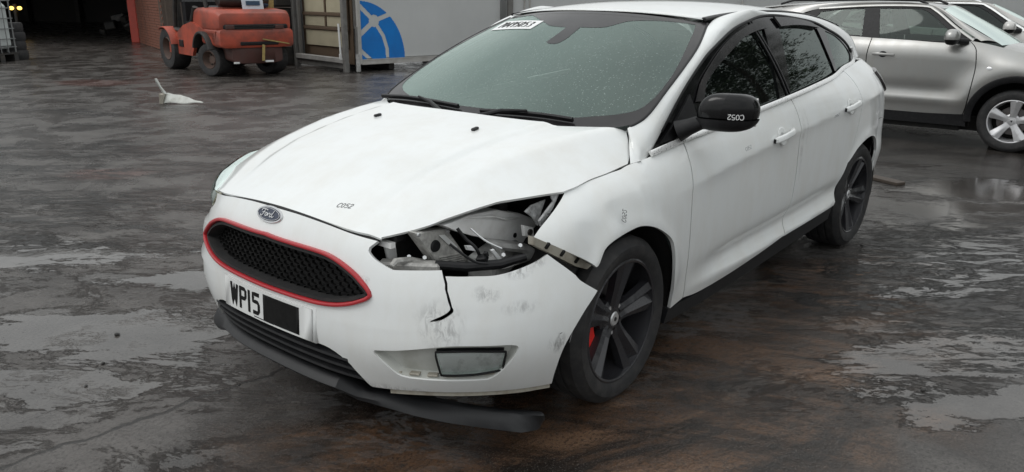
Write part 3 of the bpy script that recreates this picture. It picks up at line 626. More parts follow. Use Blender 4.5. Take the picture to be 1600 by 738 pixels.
# shut lines, openings and trim traced in the coordinates of those surfaces
D = {"bump":[[[0.0562,0.7784],[0.5252,0.7767],[1.0322,0.7681],[1.5481,0.7531],[1.9698,0.7371]],[[1.9698,0.7371],[1.8557,0.7167],[1.849,0.7075],[1.9389,0.6901],[2.1004,0.6737],[2.26,0.6615]],[[2.26,0.6615],[2.6386,0.6649],[3.0366,0.6678]],[[3.0366,0.6678],[3.1041,0.6364],[3.1759,0.609],[3.2234,0.5811],[3.2557,0.5567],[3.1327,0.5336],[2.955,0.515]],[[2.955,0.515],[2.957,0.5112]],[[2.957,0.5112],[3.1392,0.5202],[3.3067,0.5491],[3.2889,0.5661],[3.2572,0.5886],[3.2007,0.6145],[3.1103,0.6509]],[[3.1095,0.6518],[3.5232,0.6513],[3.8906,0.6511],[4.2715,0.6647],[4.5686,0.6809],[4.7316,0.694]],[[4.7316,0.694],[5.0833,0.6438],[5.3505,0.6021],[5.705,0.5514]],[[5.705,0.5514],[5.3858,0.4755],[5.1432,0.3817],[5.0812,0.3011],[5.1563,0.2368]],[[5.1563,0.2368],[4.5221,0.248],[3.9502,0.2571],[3.4226,0.2615],[2.8257,0.2612],[2.3493,0.2527],[2.0226,0.2469]],[[2.0173,0.2466],[1.9462,0.2564],[1.7551,0.2962],[1.5674,0.3347],[1.2701,0.3636],[0.9405,0.3672]]],"fog":[[[2.0933,0.4027],[3.0334,0.4347],[3.4754,0.4419],[4.1411,0.4369],[4.3158,0.4305]],[[4.3158,0.4305],[4.3553,0.4235],[4.3055,0.3918],[4.1802,0.3572],[4.0348,0.3251],[3.9297,0.3124]],[[3.9297,0.3124],[3.285,0.3149],[2.6922,0.3159]],[[2.6922,0.3159],[2.4917,0.3245],[2.2715,0.358],[2.0935,0.3892],[2.0771,0.3976],[2.0933,0.4027]]],"grille":[[[0.2535,0.6836],[0.9558,0.6804],[1.2987,0.6706],[1.6246,0.6398],[1.8675,0.6013]],[[1.8675,0.6013],[1.9377,0.5859],[1.9536,0.5764],[1.8883,0.5629]],[[1.8883,0.5629],[1.6671,0.5399],[1.4091,0.5227],[1.1331,0.5137],[0.8355,0.5104],[0.3729,0.5079]]],"hood":[[[0.7741,0.4787],[0.7077,0.5222],[0.629,0.5974],[0.5004,0.6579],[0.3879,0.7086],[0.2174,0.7695]],[[0.1538,0.7756],[0.0686,0.7745],[-0.0383,0.7793],[-0.1746,0.7764]]],"hoodm":[[[0.1632,-0.2267],[0.1504,0.3097]],[[0.7435,0.2512],[0.7185,0.3102]],[[0.7785,0.109],[0.7296,0.166],[0.6972,0.2787],[0.7074,0.3391],[0.7589,0.3027],[0.7912,0.1921]]],"fender":[[[0.2042,0.8343],[0.1483,0.8423],[0.0682,0.8547],[-0.0335,0.864],[-0.1568,0.8776],[-0.2911,0.8894],[-0.5275,0.9192]],[[-0.5275,0.9192],[-0.5005,0.8662],[-0.4776,0.809],[-0.4669,0.7303],[-0.4763,0.6051],[-0.4872,0.4662],[-0.5044,0.2709]],[[-0.5044,0.2709],[-0.4135,0.2512]],[[-0.4135,0.2512],[-0.3995,0.3211],[-0.3654,0.4177],[-0.3424,0.5082],[-0.316,0.5695],[-0.2683,0.6093],[-0.1807,0.6554],[-0.0869,0.6823],[-0.0139,0.681],[0.0886,0.6672],[0.1505,0.6461],[0.2016,0.6036],[0.2156,0.6038]],[[0.2156,0.6038],[0.2458,0.6261],[0.2735,0.6463],[0.3496,0.6939],[0.4119,0.729]],[[0.4119,0.729],[0.3715,0.7551],[0.3042,0.7879],[0.2305,0.8216],[0.2042,0.8343]]],"fdoor":[[[-0.539,0.9204],[-0.7511,0.9428],[-1.1739,0.9764],[-1.569,1.0033]],[[-1.569,1.0033],[-1.5693,0.9258],[-1.554,0.8194],[-1.5654,0.6733],[-1.559,0.5426],[-1.5851,0.3816],[-1.4916,0.3253]],[[-1.4916,0.3253],[-1.1812,0.2929],[-0.6937,0.2613],[-0.523,0.2653]],[[-0.523,0.2653],[-0.502,0.4625],[-0.4902,0.6022],[-0.4797,0.7281],[-0.4884,0.8075],[-0.5103,0.865],[-0.539,0.9204]]],"rdoor":[[[-1.5894,1.0046],[-1.8902,1.0276],[-2.2141,1.0503],[-2.459,1.0718]],[[-2.1724,0.3558],[-1.508,0.325]],[[-1.508,0.325],[-1.599,0.379],[-1.5767,0.5394],[-1.5826,0.6706],[-1.5716,0.8172],[-1.5835,0.9244],[-1.5894,1.0046]]],"rarch":[[[-2.1747,0.3533],[-2.2682,0.4636],[-2.3199,0.5552],[-2.4676,0.6551],[-2.6292,0.6872],[-2.8524,0.661],[-3.0316,0.4357]]],"chrome":[[[-0.3015,0.8947],[-0.5363,0.923],[-0.7398,0.9415],[-1.1084,0.9713],[-1.5864,1.0078],[-1.8953,1.0303],[-2.2211,1.0531]]],"smisc":[[[-1.2327,0.8388],[-1.4721,0.8547]],[[-2.1366,0.8909],[-2.3752,0.9173]],[[-0.8709,0.8663],[-1.0022,0.8665]],[[0.039,0.7391],[-0.0438,0.7637]],[[-2.0789,0.8413],[-2.2137,0.855]],[[-1.3413,0.8578]],[[-2.2448,0.9081]]],"e2":[[[-0.3219,0.89],[-0.4261,0.968],[-0.6005,1.0873],[-0.7391,1.1628],[-0.894,1.2328],[-0.99,1.2663],[-1.153,1.3187],[-1.2538,1.3445],[-1.3704,1.3654],[-1.5353,1.3885],[-1.7107,1.393],[-1.9385,1.378],[-2.2131,1.3507],[-2.4057,1.3103],[-2.5981,1.2671],[-2.7571,1.216],[-2.854,1.1652],[-2.8414,1.092]]],"gf":[[[-0.7584,1.0635],[-0.7898,1.113],[-0.8494,1.1468],[-0.9557,1.1927],[-1.0867,1.2381],[-1.2627,1.2961],[-1.4202,1.3207],[-1.5306,1.33]],[[-1.5306,1.33],[-1.4894,1.1826],[-1.4838,1.0002]],[[-1.4838,1.0002],[-1.2024,0.9811],[-0.9487,0.9609],[-0.7237,0.9417]],[[-0.7237,0.9417],[-0.7313,1.0035],[-0.7584,1.0635]]],"gr":[[[-1.7009,1.3355],[-1.8715,1.3382],[-2.048,1.3326],[-2.2299,1.3173]],[[-2.2299,1.3173],[-2.2835,1.1961],[-2.3668,1.0661]],[[-2.363,1.0594],[-1.9407,1.0356],[-1.6232,1.0129]],[[-1.6232,1.0129],[-1.6527,1.1774],[-1.7009,1.3355]]],"gq":[[[-2.3566,1.3039],[-2.5441,1.2667],[-2.7152,1.2056],[-2.8041,1.1527],[-2.7687,1.1057]],[[-2.7687,1.1057],[-2.5812,1.0769],[-2.406,1.0635]],[[-2.406,1.0635],[-2.3636,1.175],[-2.3566,1.3039]]],"defl":[[[-0.6961,1.0582],[-0.7739,1.1297],[-0.8856,1.191],[-1.0401,1.2591],[-1.192,1.3094],[-1.3482,1.3455],[-1.5188,1.3705],[-1.5518,1.3685]],[[-1.5518,1.3685],[-1.5348,1.3299]],[[-1.5348,1.3299],[-1.4202,1.3207],[-1.2603,1.2933],[-1.0847,1.2354],[-0.9539,1.1901],[-0.8487,1.1457],[-0.7962,1.1152],[-0.7487,1.0539]],[[-0.7487,1.0539],[-0.6961,1.0582]]],"deflr":[[[-1.6683,1.3821],[-1.8923,1.3729],[-2.1165,1.3498],[-2.1942,1.3282]],[[-2.1942,1.3282],[-2.2246,1.3174],[-2.048,1.3326],[-1.8715,1.3382],[-1.704,1.3354]],[[-1.704,1.3354],[-1.6683,1.3821]]],"wsR":[[[1.043,0.9884],[1.0664,0.7443],[1.0661,0.517],[1.0552,0.3228],[1.0456,0.155],[1.0248,0.0907],[0.9939,0.0525],[0.964,0.0292]]],"wfrit":[[[0.9758,0.9043],[1.0107,0.7292],[1.0258,0.5302],[1.03,0.3748],[1.0162,0.2473],[0.9731,0.1586],[0.8728,0.1115],[0.7315,0.0895],[0.5114,0.0584],[0.2596,0.0403],[-0.048,0.0458],[-0.3336,0.0449],[-0.6625,0.0655]],[[-0.7983,0.9262],[-0.2714,0.8295],[-0.1924,0.7976],[-0.0986,0.784],[-0.0002,0.7801],[-0.0024,0.7279],[-0.0138,0.6563],[-0.019,0.6151],[0.0192,0.6007],[0.0843,0.605],[0.1197,0.6576],[0.1238,0.7207],[0.1266,0.7868],[0.2281,0.7904],[0.3295,0.8035],[0.4034,0.8498],[0.4791,0.8952],[0.689,0.9366],[0.8802,0.9509],[0.9758,0.9043]],[[-0.8595,0.7631],[-0.3343,0.7503],[-0.312,0.8508],[-0.8827,0.8923]],[[-0.9762,0.0174],[-0.6495,0.0303],[-0.2948,0.0201],[-0.1411,0.0128]],[[0.0584,0.0012],[0.2816,0.0168],[0.4981,0.0226],[0.681,0.0173]],[[0.2339,0.3585],[0.104,0.4133]]],"rail":[[0.6179,0.6,0.7746],[0.5114,0.6,0.7866],[0.3723,0.6,0.7785],[0.3085,0.6,0.759],[0.2458,0.6,0.7418],[0.143,0.6,0.6946],[0.1638,0.6,0.6311],[0.1818,0.6,0.6085],[0.2832,0.6,0.6465],[0.4147,0.6,0.6848],[0.4969,0.6,0.7157],[0.569,0.6,0.747]],"ecu":[[0.7132,0.56,0.7646],[0.5667,0.56,0.7452],[0.4554,0.56,0.6002],[0.6023,0.56,0.6154]],"brk":[[0.7364,0.44,0.7268],[0.6876,0.44,0.7243],[0.6758,0.44,0.618],[0.7141,0.44,0.6301]],"sup":[[0.4801,0.67,0.7041],[0.3996,0.67,0.6787],[0.2546,0.67,0.6307],[0.2392,0.67,0.5915],[0.3137,0.67,0.5866],[0.3988,0.67,0.59],[0.4801,0.67,0.6111],[0.4353,0.67,0.6446]],"suphole":[[0.4027,0.67,0.6546],[0.3038,0.67,0.6215],[0.3245,0.67,0.6126],[0.3755,0.67,0.5977],[0.4155,0.67,0.6034]],"lab":[[0.5106,0.7,0.6892],[0.495,0.7,0.6898],[0.4406,0.7,0.6301],[0.4535,0.7,0.62]],"clip":[[0.5638,0.64,0.7043],[0.5368,0.64,0.698],[0.5032,0.64,0.6791],[0.5125,0.64,0.6725],[0.5551,0.64,0.6871]],"shard":[[0.3366,0.7,0.7826],[0.3028,0.7,0.7982],[0.2257,0.7,0.8037],[0.246,0.7,0.7667],[0.2659,0.7,0.7183],[0.2948,0.7,0.7539]],"shard2":[[0.2564,0.745,0.8349],[0.2096,0.745,0.8297],[0.2403,0.745,0.7849],[0.3057,0.745,0.7332],[0.3166,0.745,0.7534],[0.2826,0.745,0.7776],[0.2376,0.745,0.8068]],"bracket":[[0.4972,0.865,0.7646],[0.2656,0.865,0.6454],[0.1723,0.865,0.5876],[0.1987,0.865,0.5804],[0.2636,0.865,0.6064],[0.4965,0.865,0.7376]],"clutter":[[0.781,0.53,0.6656],[0.7646,0.53,0.6762],[0.7055,0.53,0.6677],[0.6278,0.53,0.635],[0.6051,0.53,0.6159]],"square":[[0.3352,0.68,0.7338],[0.2795,0.68,0.7128],[0.2751,0.68,0.6726],[0.3277,0.68,0.6937]],"fogl":[[3.0191,0.4174],[4.1176,0.4241],[4.1683,0.3626],[3.1055,0.3504]],"liptop":[[0.8015,0.358,0.185],[0.75,0.4557,0.1792],[0.691,0.568,0.1733],[0.627,0.7017,0.1675],[0.5579,0.8096,0.1617],[0.4944,0.8829,0.1558],[0.4701,0.9014,0.15]],"lipbot":[[0.8063,0.3616,0.155],[0.7686,0.4686,0.1457],[0.7307,0.5715,0.1364],[0.682,0.6662,0.1271],[0.6334,0.7351,0.1179],[0.5493,0.8661,0.1086],[0.4843,0.8895,0.0993],[0.4193,0.8577,0.09]],"e1r":[[-1.2168,0.5512],[-1.4453,0.483],[-1.7469,0.3986],[-2.0157,0.351]],"hd":[[-0.3022,0.6784],[-0.2478,0.7275]],"jfr":[[-7.7988,0.9934,-0.0],1.6095,0.93],"jdoor":[[[-1.5375,1.1558],[-1.151,1.1484],[-0.7474,1.119],[-0.5247,1.1734]],[[-0.5247,1.1734],[-0.4657,1.1001],[-0.4375,1.0299],[-0.4162,0.847],[-0.4453,0.4911],[-0.4798,0.3558]],[[-0.4798,0.3558],[-0.8875,0.3468],[-1.3356,0.3637]],[[-1.369,0.6032],[-1.5739,0.805],[-1.5525,0.8062],[-1.5887,1.1469]]],"jmisc":[[[-0.448,0.3337],[-0.4266,0.4927],[-0.3441,0.6426],[-0.2345,0.7421],[-0.0808,0.7938],[0.0376,0.8015]],[[-0.2836,1.1272],[-0.0002,1.0502]],[[-0.2872,0.882]],[[-1.5053,0.9852],[-1.273,0.9745]]],"jgf":[[[-1.552,1.4902],[-1.3111,1.4935],[-1.1066,1.4928],[-1.0152,1.4452],[-0.9038,1.3638],[-0.7846,1.2702]],[[-0.7846,1.2702],[-0.7814,1.1165]],[[-0.7814,1.1165],[-1.1561,1.1327],[-1.4745,1.1546]],[[-1.4745,1.1546],[-1.552,1.4902]]],"jgr":[[[-2.2184,1.4425],[-1.9526,1.4735],[-1.7137,1.4843]],[[-1.7137,1.4843],[-1.6734,1.1745]],[[-1.6734,1.1745],[-1.8724,1.187]]],"jpil":[[[-1.6359,1.5145],[-1.1141,1.5244],[-0.9919,1.4875],[-0.7827,1.3459],[-0.5316,1.183]],[[-0.9182,1.499],[-0.7552,1.3946],[-0.545,1.223],[-0.2595,1.1263]]]}
PALE = ((-11.46, .86, 0), 1.75, .90)
TRAIL_YAW = 3.01
CONT = (-12.0, -9.85, 2.55)
CRATE = (-8.10-.131*2.12+.25, -10.5-.991*2.12-.03, 1.439, 2.02)
CAB = (-7.75, -13.0)
FORK = (-6.28, -11.75, -1.75, .25)
IBC = (-3.75, -18.35, -1.0)
TYRES = (-4.60, -18.75)
AMB = (-8.42, -29.5, .985)
JUNK = (-3.05, -8.62, 2.35)
TWIG = (-1.5, -3.5, 0)

# ================================================================== the white hatchback
car = empty('damaged_hatchback'); tag(car, 'white hatchback with crushed front corner, missing headlamp and red-rimmed grille', 'car')
CC = (-1.3, 0, .5)
def dent(X, UV):
    """crumpled wing over the front wheel"""
    X = X.copy(); x, z = X[:, 0], X[:, 2]
    X[:, 1] -= .028*np.exp(-(((x-.02)/.06)**2+((z-.755)/.045)**2))
    X[:, 1] += .022*np.exp(-(((x+.10)/.030)**2+((z-.79)/.08)**2)); X[:, 1] -= .010*np.exp(-(((x-.13)/.03)**2+((z-.80)/.03)**2))
    X[:, 1] += .030*np.exp(-(((x-.24)/.06)**2+((z-.63)/.05)**2))
    X[:, 1] -= .018*np.exp(-(((x-.20)/.05)**2+((z-.72)/.035)**2))
    return X
ARCH_F = D['fender'][3]
D['fender'][1] = [(-.528, .919), (-.498, .85), (-.479, .76), (-.472, .65), (-.479, .50), (-.494, .36), (-.505, .271)]
D['fdoor'][3] = [(a-.007, b) for a, b in D['fender'][1]][::-1]; D['fdoor'][0][0] = (-.535, .9195); D['fdoor'][2][-1] = (-.512, .271)
DR = [(-1.571, 1.003), (-1.568, .90), (-1.565, .80), (-1.563, .68), (-1.560, .56), (-1.546, .44), (-1.518, .35), (-1.499, .323)]
D['fdoor'][1] = DR; D['rdoor'][2] = [(a-.008, b) for a, b in DR][::-1]
fen = outline(D['fender'], .02)
fender_n = panel('front_wing', side, fen, 'white', car, step=.015, bend=dent)
# undamaged far wing
far_arch = [(-.035+.372*math.cos(math.radians(a)), .325+.358*math.sin(math.radians(a))) for a in range(-10, 190, 10)]
segs = [D['fender'][0], D['fender'][1], [D['fender'][1][-1], (-.407, .262)], far_arch[::-1], [(.34, .26), (.36, .45), (.40, .62)], [(.40, .62), (.41, .73), (.37, .755), (.30, .79), (.23, .822), (.204, .834)]]
panel('front_wing', flip(side), outline(segs, .02), 'white', car, step=.03)
for S in (side, flip(side)):
    fd = panel('front_door', S, outline(D['fdoor'], .02), 'white', car, step=.016)
    rd_o = [[(-1.579, 1.004)]+D['rdoor'][0][1:-1]+[(-2.30, 1.058), (-2.475, 1.076)], [(-2.475, 1.076), (-2.487, .98), (-2.47, .86), (-2.40, .70), (-2.318, .561)],
            [(-2.318, .561), (-2.268, .49), (-2.232, .42), (-2.20, .352)], [(-2.20, .352), (-1.85, .335), (-1.507, .3230)], D['rdoor'][2]]
    rdm = panel('rear_door', S, outline(rd_o, .02), 'white', car, step=.018)
    q_o = [[(-2.482, 1.079), (-2.60, 1.090), (-2.75, 1.10), (-2.95, 1.108)], [(-2.95, 1.108), (-2.95, .30)], [(-2.95, .30), (-3.012, .31)], [(-3.012, .31), (-3.0, .45), (-2.93, .585), (-2.80, .668), (-2.64, .688), (-2.468, .655), (-2.345, .585)],
           [(-2.345, .585), (-2.32, .573)], [(-2.32, .573), (-2.406, .70), (-2.476, .86), (-2.493, .98), (-2.482, 1.079)]]
    panel('quarter_panel', S, outline(q_o, .02), 'white', car, step=.022)
    # sill skirt
    sk = [[(-.405, .249), (-.70, .252), (-1.18, .286), (-1.5, .317), (-1.85, .330), (-2.19, .347)], [(-2.19, .347), (-2.21, .262)], [(-2.21, .262), (-1.5, .215), (-.9, .188), (-.40, .180)], [(-.40, .180), (-.405, .249)]]
    panel('sill_skirt', S, outline(sk, .02), 'lip', car, step=.03, offset=-.004, flange=.05)
    # dark inner body behind the shut lines
    ib = [[(.3, .80), (-.3, .875), (-1.0, .94), (-1.6, .99), (-2.2, 1.04), (-2.94, 1.09)], [(-2.94, 1.09), (-2.94, .45)], [(-2.94, .45), (-2.85, .66), (-2.64, .71), (-2.40, .66), (-2.25, .50), (-2.16, .34)],
          [(-2.16, .34), (-1.4, .27), (-.43, .23)], [(-.43, .23), (-.39, .42), (-.34, .60), (-.18, .70), (0, .725), (.2, .70), (.3, .80)]]
    panel('inner_side', S, outline(ib, .04), 'inner', car, step=.07, offset=-.03, flange=0)
    # chrome waist strip, hooked up behind the last window
    cs, cn = on_surf(side, D['chrome'][0][:-1], .009)
    ups = [(-2.50, 1.088), (-2.70, 1.099), (-2.79, 1.104), (-2.845, 1.122), (-2.862, 1.16), (-2.85, 1.19)]
    us_, un = on_surf(upper, ups, .010)
    cs = np.array(crom(list(cs)+[np.array((-2.25, 0, 0))*0+on_surf(side, [(-2.25, 1.058)], .004)[0][0]]+list(us_), .03)); sn = np.tile(np.array([0, .78, .62]), (len(cs), 1))
    if S is not side: cs = cs*[1, -1, 1]; sn = sn*[1, -1, 1]
    ribbon('chrome_waist_strip', cs, sn, rrect(.024, .010), 'chrome', car)

# ---- bumper
bs = (.20, 1.0)
near = D['bump']
def mir(seg_): return [(-p[0], p[1]) for p in seg_][::-1]
near[0] = [(a, b-.006) for a, b in near[0][:-1]]+[near[0][-1]]
top0 = [(0, .7730)]+near[0]
plate_edge = [near[10][-1], (.6, .3665), (0, .366)]
far_head = [near[2][0], (2.9, .650), (3.6, .655), (4.3, .675), (4.9, .70)]
far_end = [(4.9, .70), (5.9, .62)]; far_arch_b = [(5.9, .62), (5.35, .47), (5.1, .35), (5.1, .24)]
far_bot = [(5.1, .24), (4.5, .248), (3.4, .2615), (2.35, .2527), (2.02, .2469)]
segs = [top0]+near[1:10]+[near[10][:-1]+plate_edge]
segs += [mir(near[10][:-1]+plate_edge), mir(far_bot), mir(far_arch_b), mir(far_end), mir(far_head), mir(near[1]), mir(top0)]
bo = outline(segs, .012, bs)
gr_pts = [(0, .6860)]+D['grille'][0]; gr_bot = D['grille'][2]+[(0, .5065)]
gr_segs = [gr_pts, D['grille'][1], gr_bot, mir(gr_bot), mir(D['grille'][1]), mir(gr_pts)]
gro = outline(gr_segs, .012, bs); fogo = outline(D['fog'], .012, bs); fogf = fogo*[-1, 1]
def bbend(X, UV):
    X = X.copy(); u, v = UV[:, 0], UV[:, 1]
    # torn corner stands a little proud and is pushed in under the tear
    k = (sst(3.0, 3.35, u))*sst(.50, .56, v); X[:, 0] += .006*k; X[:, 1] += .004*k
    d = np.exp(-(((u-3.05)/.5)**2+((v-.49)/.05)**2)); X[:, 0] -= .012*d; X[:, 1] -= .010*d
    d = np.exp(-(((u-2.9)/.25)**2+((v-.56)/.05)**2)); X[:, 0] -= .012*d
    d = np.exp(-(((u-4.3)/.4)**2+((v-.53)/.05)**2)); X[:, 0] -= .008*d; X[:, 1] -= .006*d
    # crisp ledge below the lamps and crease above the fog lamps
    a = np.abs(u); l1 = .620-.006*(a-2); X[:, 0] += .012*sst(1.7, 2.2, a)*sst(l1+.018, l1+.002, v)*sst(.52, .60, v); X[:, 1] += np.sign(u)*.006*sst(2.6, 3.4, a)*sst(l1+.018, l1+.002, v)*sst(.52, .60, v)
    l2 = .487+.012*(a-2); s_ = sst(.9, 1.6, a)*sst(5.8, 5.0, a); X[:, 0] += .009*s_*np.exp(-((v-l2)/.02)**2); X[:, 1] += np.sign(u)*.004*s_*np.exp(-((v-l2)/.02)**2)
    return X
bump = panel('front_bumper', bumper, bo, 'white', car, holes=[gro, fogo, fogf], step=.014, scale=bs, flange=.016, bend=bbend, centre=(0, 0, .5))
# grille: red frame, honeycomb, dark backing
P, Nn = on_surf(bumper, gro, .004, (0, 0, .5)); ribbon('grille_frame', P, Nn, rrect(.0135, .020, .4), 'red', car, closed=True)
P2, N2 = on_surf(bumper, grow(gro, -.014, bs), .0, (0, 0, .5)); ribbon('grille_surround', P2, N2, [(-.006, .002), (.004, .002), (.008, -.05), (-.002, -.05)], 'inner', car, closed=True)
hexm = MB(); gin = grow(gro, -.008, bs)
hs_ = .0175; ny = 12; c0 = np.array([0, .597])
def hexseg(a, b):
    mid_ = (a+b)/2
    if not inside(np.array([mid_]), gin)[0]: return
    (A, B_), (na, nb) = on_surf(bumper, [a, b], -.045, (0, 0, .5)); t = Vector(B_-A).normalized(); s_ = t.cross(Vector(na)).normalized()*.0017; d_ = Vector(na)*.010
    A = Vector(A); B_ = Vector(B_); hexm.add([A-s_, A+s_, A+s_*.6+d_, A-s_*.6+d_, B_-s_, B_+s_, B_+s_*.6+d_, B_-s_*.6+d_], [(0, 4, 5, 1), (1, 5, 6, 2), (2, 6, 7, 3), (3, 7, 4, 0)])
w3 = hs_*math.sqrt(3)
for r in range(-7, 8):
    for q in range(-34, 35):
        cx = (q+(r % 2)*.5)*w3/.21; cy = .597+r*hs_*1.5*.62
        hxp = [np.array((cx+hs_/.21*math.cos(math.radians(a)), cy+hs_*.62*math.sin(math.radians(a)))) for a in (30, 90, 150, 210)]
        for a, b in zip(hxp[:-1], hxp[1:]): hexseg(a, b)
ho = hexm.build('grille_mesh', 'mesh', car, smooth=False); ho['kind'] = 'stuff'
panel('grille_backing', bumper, grow(gro, .006, bs), 'inner', car, step=.04, scale=bs, flange=0, offset=-.055, centre=(0, 0, .5))
# number plate on its plinth
pl = empty('number_plate'); pl.parent = car; tag(pl)
px0 = .922
def plpt(s, t): return np.array([px0-.012-.010*abs((s-.26)/.26)**2-(t-.055)*.055, -.262+s, .371+t]), np.array([.998, 0, .05])
def plsheet(name, off, mat, s0, s1, t0, t1, th=.004, parent=pl):
    A = []
    for s in np.linspace(s0, s1, 13):
        ring = []
        for (t, o) in ((t0, off), (t0, off+th), (t1, off+th), (t1, off)):
            X, n_ = plpt(s, t); ring.append(X+n_*o)
        A.append(ring+[ring[0]])
    A = np.array(A); nb = len(A); o = gridobj(name, A, mat, parent, angle=30)
    import bmesh
    b = bmesh.new(); b.from_mesh(o.data); bmesh.ops.remove_doubles(b, verts=b.verts, dist=1e-5); bmesh.ops.holes_fill(b, edges=b.edges); bmesh.ops.recalc_face_normals(b, faces=b.faces); b.to_mesh(o.data); b.free(); return o
plsheet('plate_plinth', -.030, 'white', -.012, .540, -.003, .119, .0295)
plsheet('plate_sheet', .001, 'plate', 0, .524, .001, .113)
def plw(s, t): return plpt(s, t)
lx = .040
for ch, lx, lw in (('W', .044, .050), ('P', .105, .050), ('1', .163, .016), ('B5', .190, .050)):
    gch = {'B5': ['B5']}.get(ch, [ch])
    write('plate_letter', gch, lambda s, t, lx=lx: plpt(lx+s, .018+t), 'ink', pl, lw, .079, .0145, lift=.0052, smooth=False)
write('screw_cap', ['-'], lambda s, t: plpt(.09+s, .05+t), 'ink', pl, .02, .02, .01) if False else None
plsheet('registration_cover', .0055, 'ink', .262, .462, .009, .105, .0012)
mbx = MB()
for k in range(16): X, n_ = plpt(.205+k*.0075, .0085); mbx.box(Vector(X+n_*.0055), (.001, .0052, .0035))
mbx.build('maker_print', 'marker', pl)
# lower intake: backing and slats
zl_ = [(u, .366-.0*abs(u)) for u in np.linspace(0, .94, 4)]+[(1.27, .3636), (1.567, .335), (1.755, .296), (1.946, .256), (2.02, .245), (2.02, .19)]
ino = outline([zl_, [(2.02, .19), (-2.02, .19)], mir(zl_)], .03, bs)
panel('intake_backing', bumper, ino, 'inner', car, step=.05, scale=bs, flange=0, offset=-.06, centre=(0, 0, .5))
P, Nn = on_surf(bumper, outline([[p for p in zl_], mir(zl_)[:]], .02, bs)[:-1], -.012, (0, 0, .5))
for zc, ue, dp in ((.338, 1.60, .012), (.300, 1.78, .005), (.262, 1.93, .0)):
    us = np.linspace(-ue, ue, 41); P, Nn = on_surf(bumper, [(u, zc) for u in us], -.022+dp, (0, 0, .5)); ribbon('intake_slat', P, Nn, [(-.004, -.03), (.012, -.03), (.010, .008), (.004, .013), (-.004, .010)], 'lip', car)
# front lip: left and centre still fixed, right end hanging down
lt = []
for u in np.linspace(-4.9, 1.25, 44):
    X = bumper(np.array(u), np.array(.19)); n_ = snormal(bumper, np.array(u), np.array(.19)); n_ = np.array([n_[0], n_[1], 0]); n_ /= np.linalg.norm(n_)
    if n_@(X-np.array([0, 0, .19])) < 0: n_ = -n_
    wing = .045*np.exp(-((u+2.75)/.55)**2); rise = .045*sst(-1.8, -2.7, u)
    e = sst(-4.9, -4.4, u)*.8+.2
    cl_u = .028*sst(-2.3, -1.6, u); lt.append([X+n_*(-.05)+[0, 0, .040+rise], X+n_*(-.006)+[0, 0, .044+rise], X+n_*(.012+wing*.6)+[0, 0, .030+rise*.8+cl_u*.2], X+n_*(.026+wing)+[0, 0, .000+cl_u*.6], X+n_*(.022+wing)+[0, 0, -.018+cl_u], X+n_*(-.05)+[0, 0, -.012+cl_u]])
lt = np.array(lt)
# hanging piece
tp = np.array(crom(D['liptop'], .03)); bt = np.array(D['lipbot']); tt = np.linspace(0, 1, len(tp))
bt = np.stack([np.interp(tt, np.linspace(0, 1, len(bt)), bt[:, k]) for k in range(3)], -1)
for i in range(len(tp)):
    c = tp[i]; d = np.array([c[0], c[1], 0]); d /= np.linalg.norm(d); b_ = bt[i]; th = .05*(1-.5*tt[i])
    lt = np.concatenate([lt, np.array([[c-d*th, c-d*.004+[0, 0, .004], c+d*.006, (c+b_)/2+d*.012, b_+d*.004, b_-d*th*.8]])]) if i else np.concatenate([lt, np.array([[c-d*th+[0, 0, .02], c-d*.004+[0, 0, .016], c+d*.010, (c+b_)/2+d*.014, b_+d*.006, b_-d*th*.8]])])
lt = np.concatenate([lt, lt[:, :1]], 1); lo_ = gridobj('front_lip', lt, 'lip', car, angle=40)
def close_ends(o):
    import bmesh
    b = bmesh.new(); b.from_mesh(o.data); bmesh.ops.remove_doubles(b, verts=b.verts, dist=1e-5); bmesh.ops.holes_fill(b, edges=b.edges); bmesh.ops.recalc_face_normals(b, faces=b.faces); b.to_mesh(o.data); b.free()
close_ends(lo_)
# beige undertray edge showing under the corner
P, Nn = on_surf(bumper, [(u, z-.004) for u, z in near[9][::-1][1:]][::1], -.016, (0, 0, .5)); P = np.array(crom(P, .02)); Nn = np.tile([.7, .7, 0.], (len(P), 1))
ribbon('undertray_edge', P+[0, 0, -.010], Nn, [(-.007, -.03), (.012, -.03), (.011, .009), (-.007, .006)], 'beige', car)
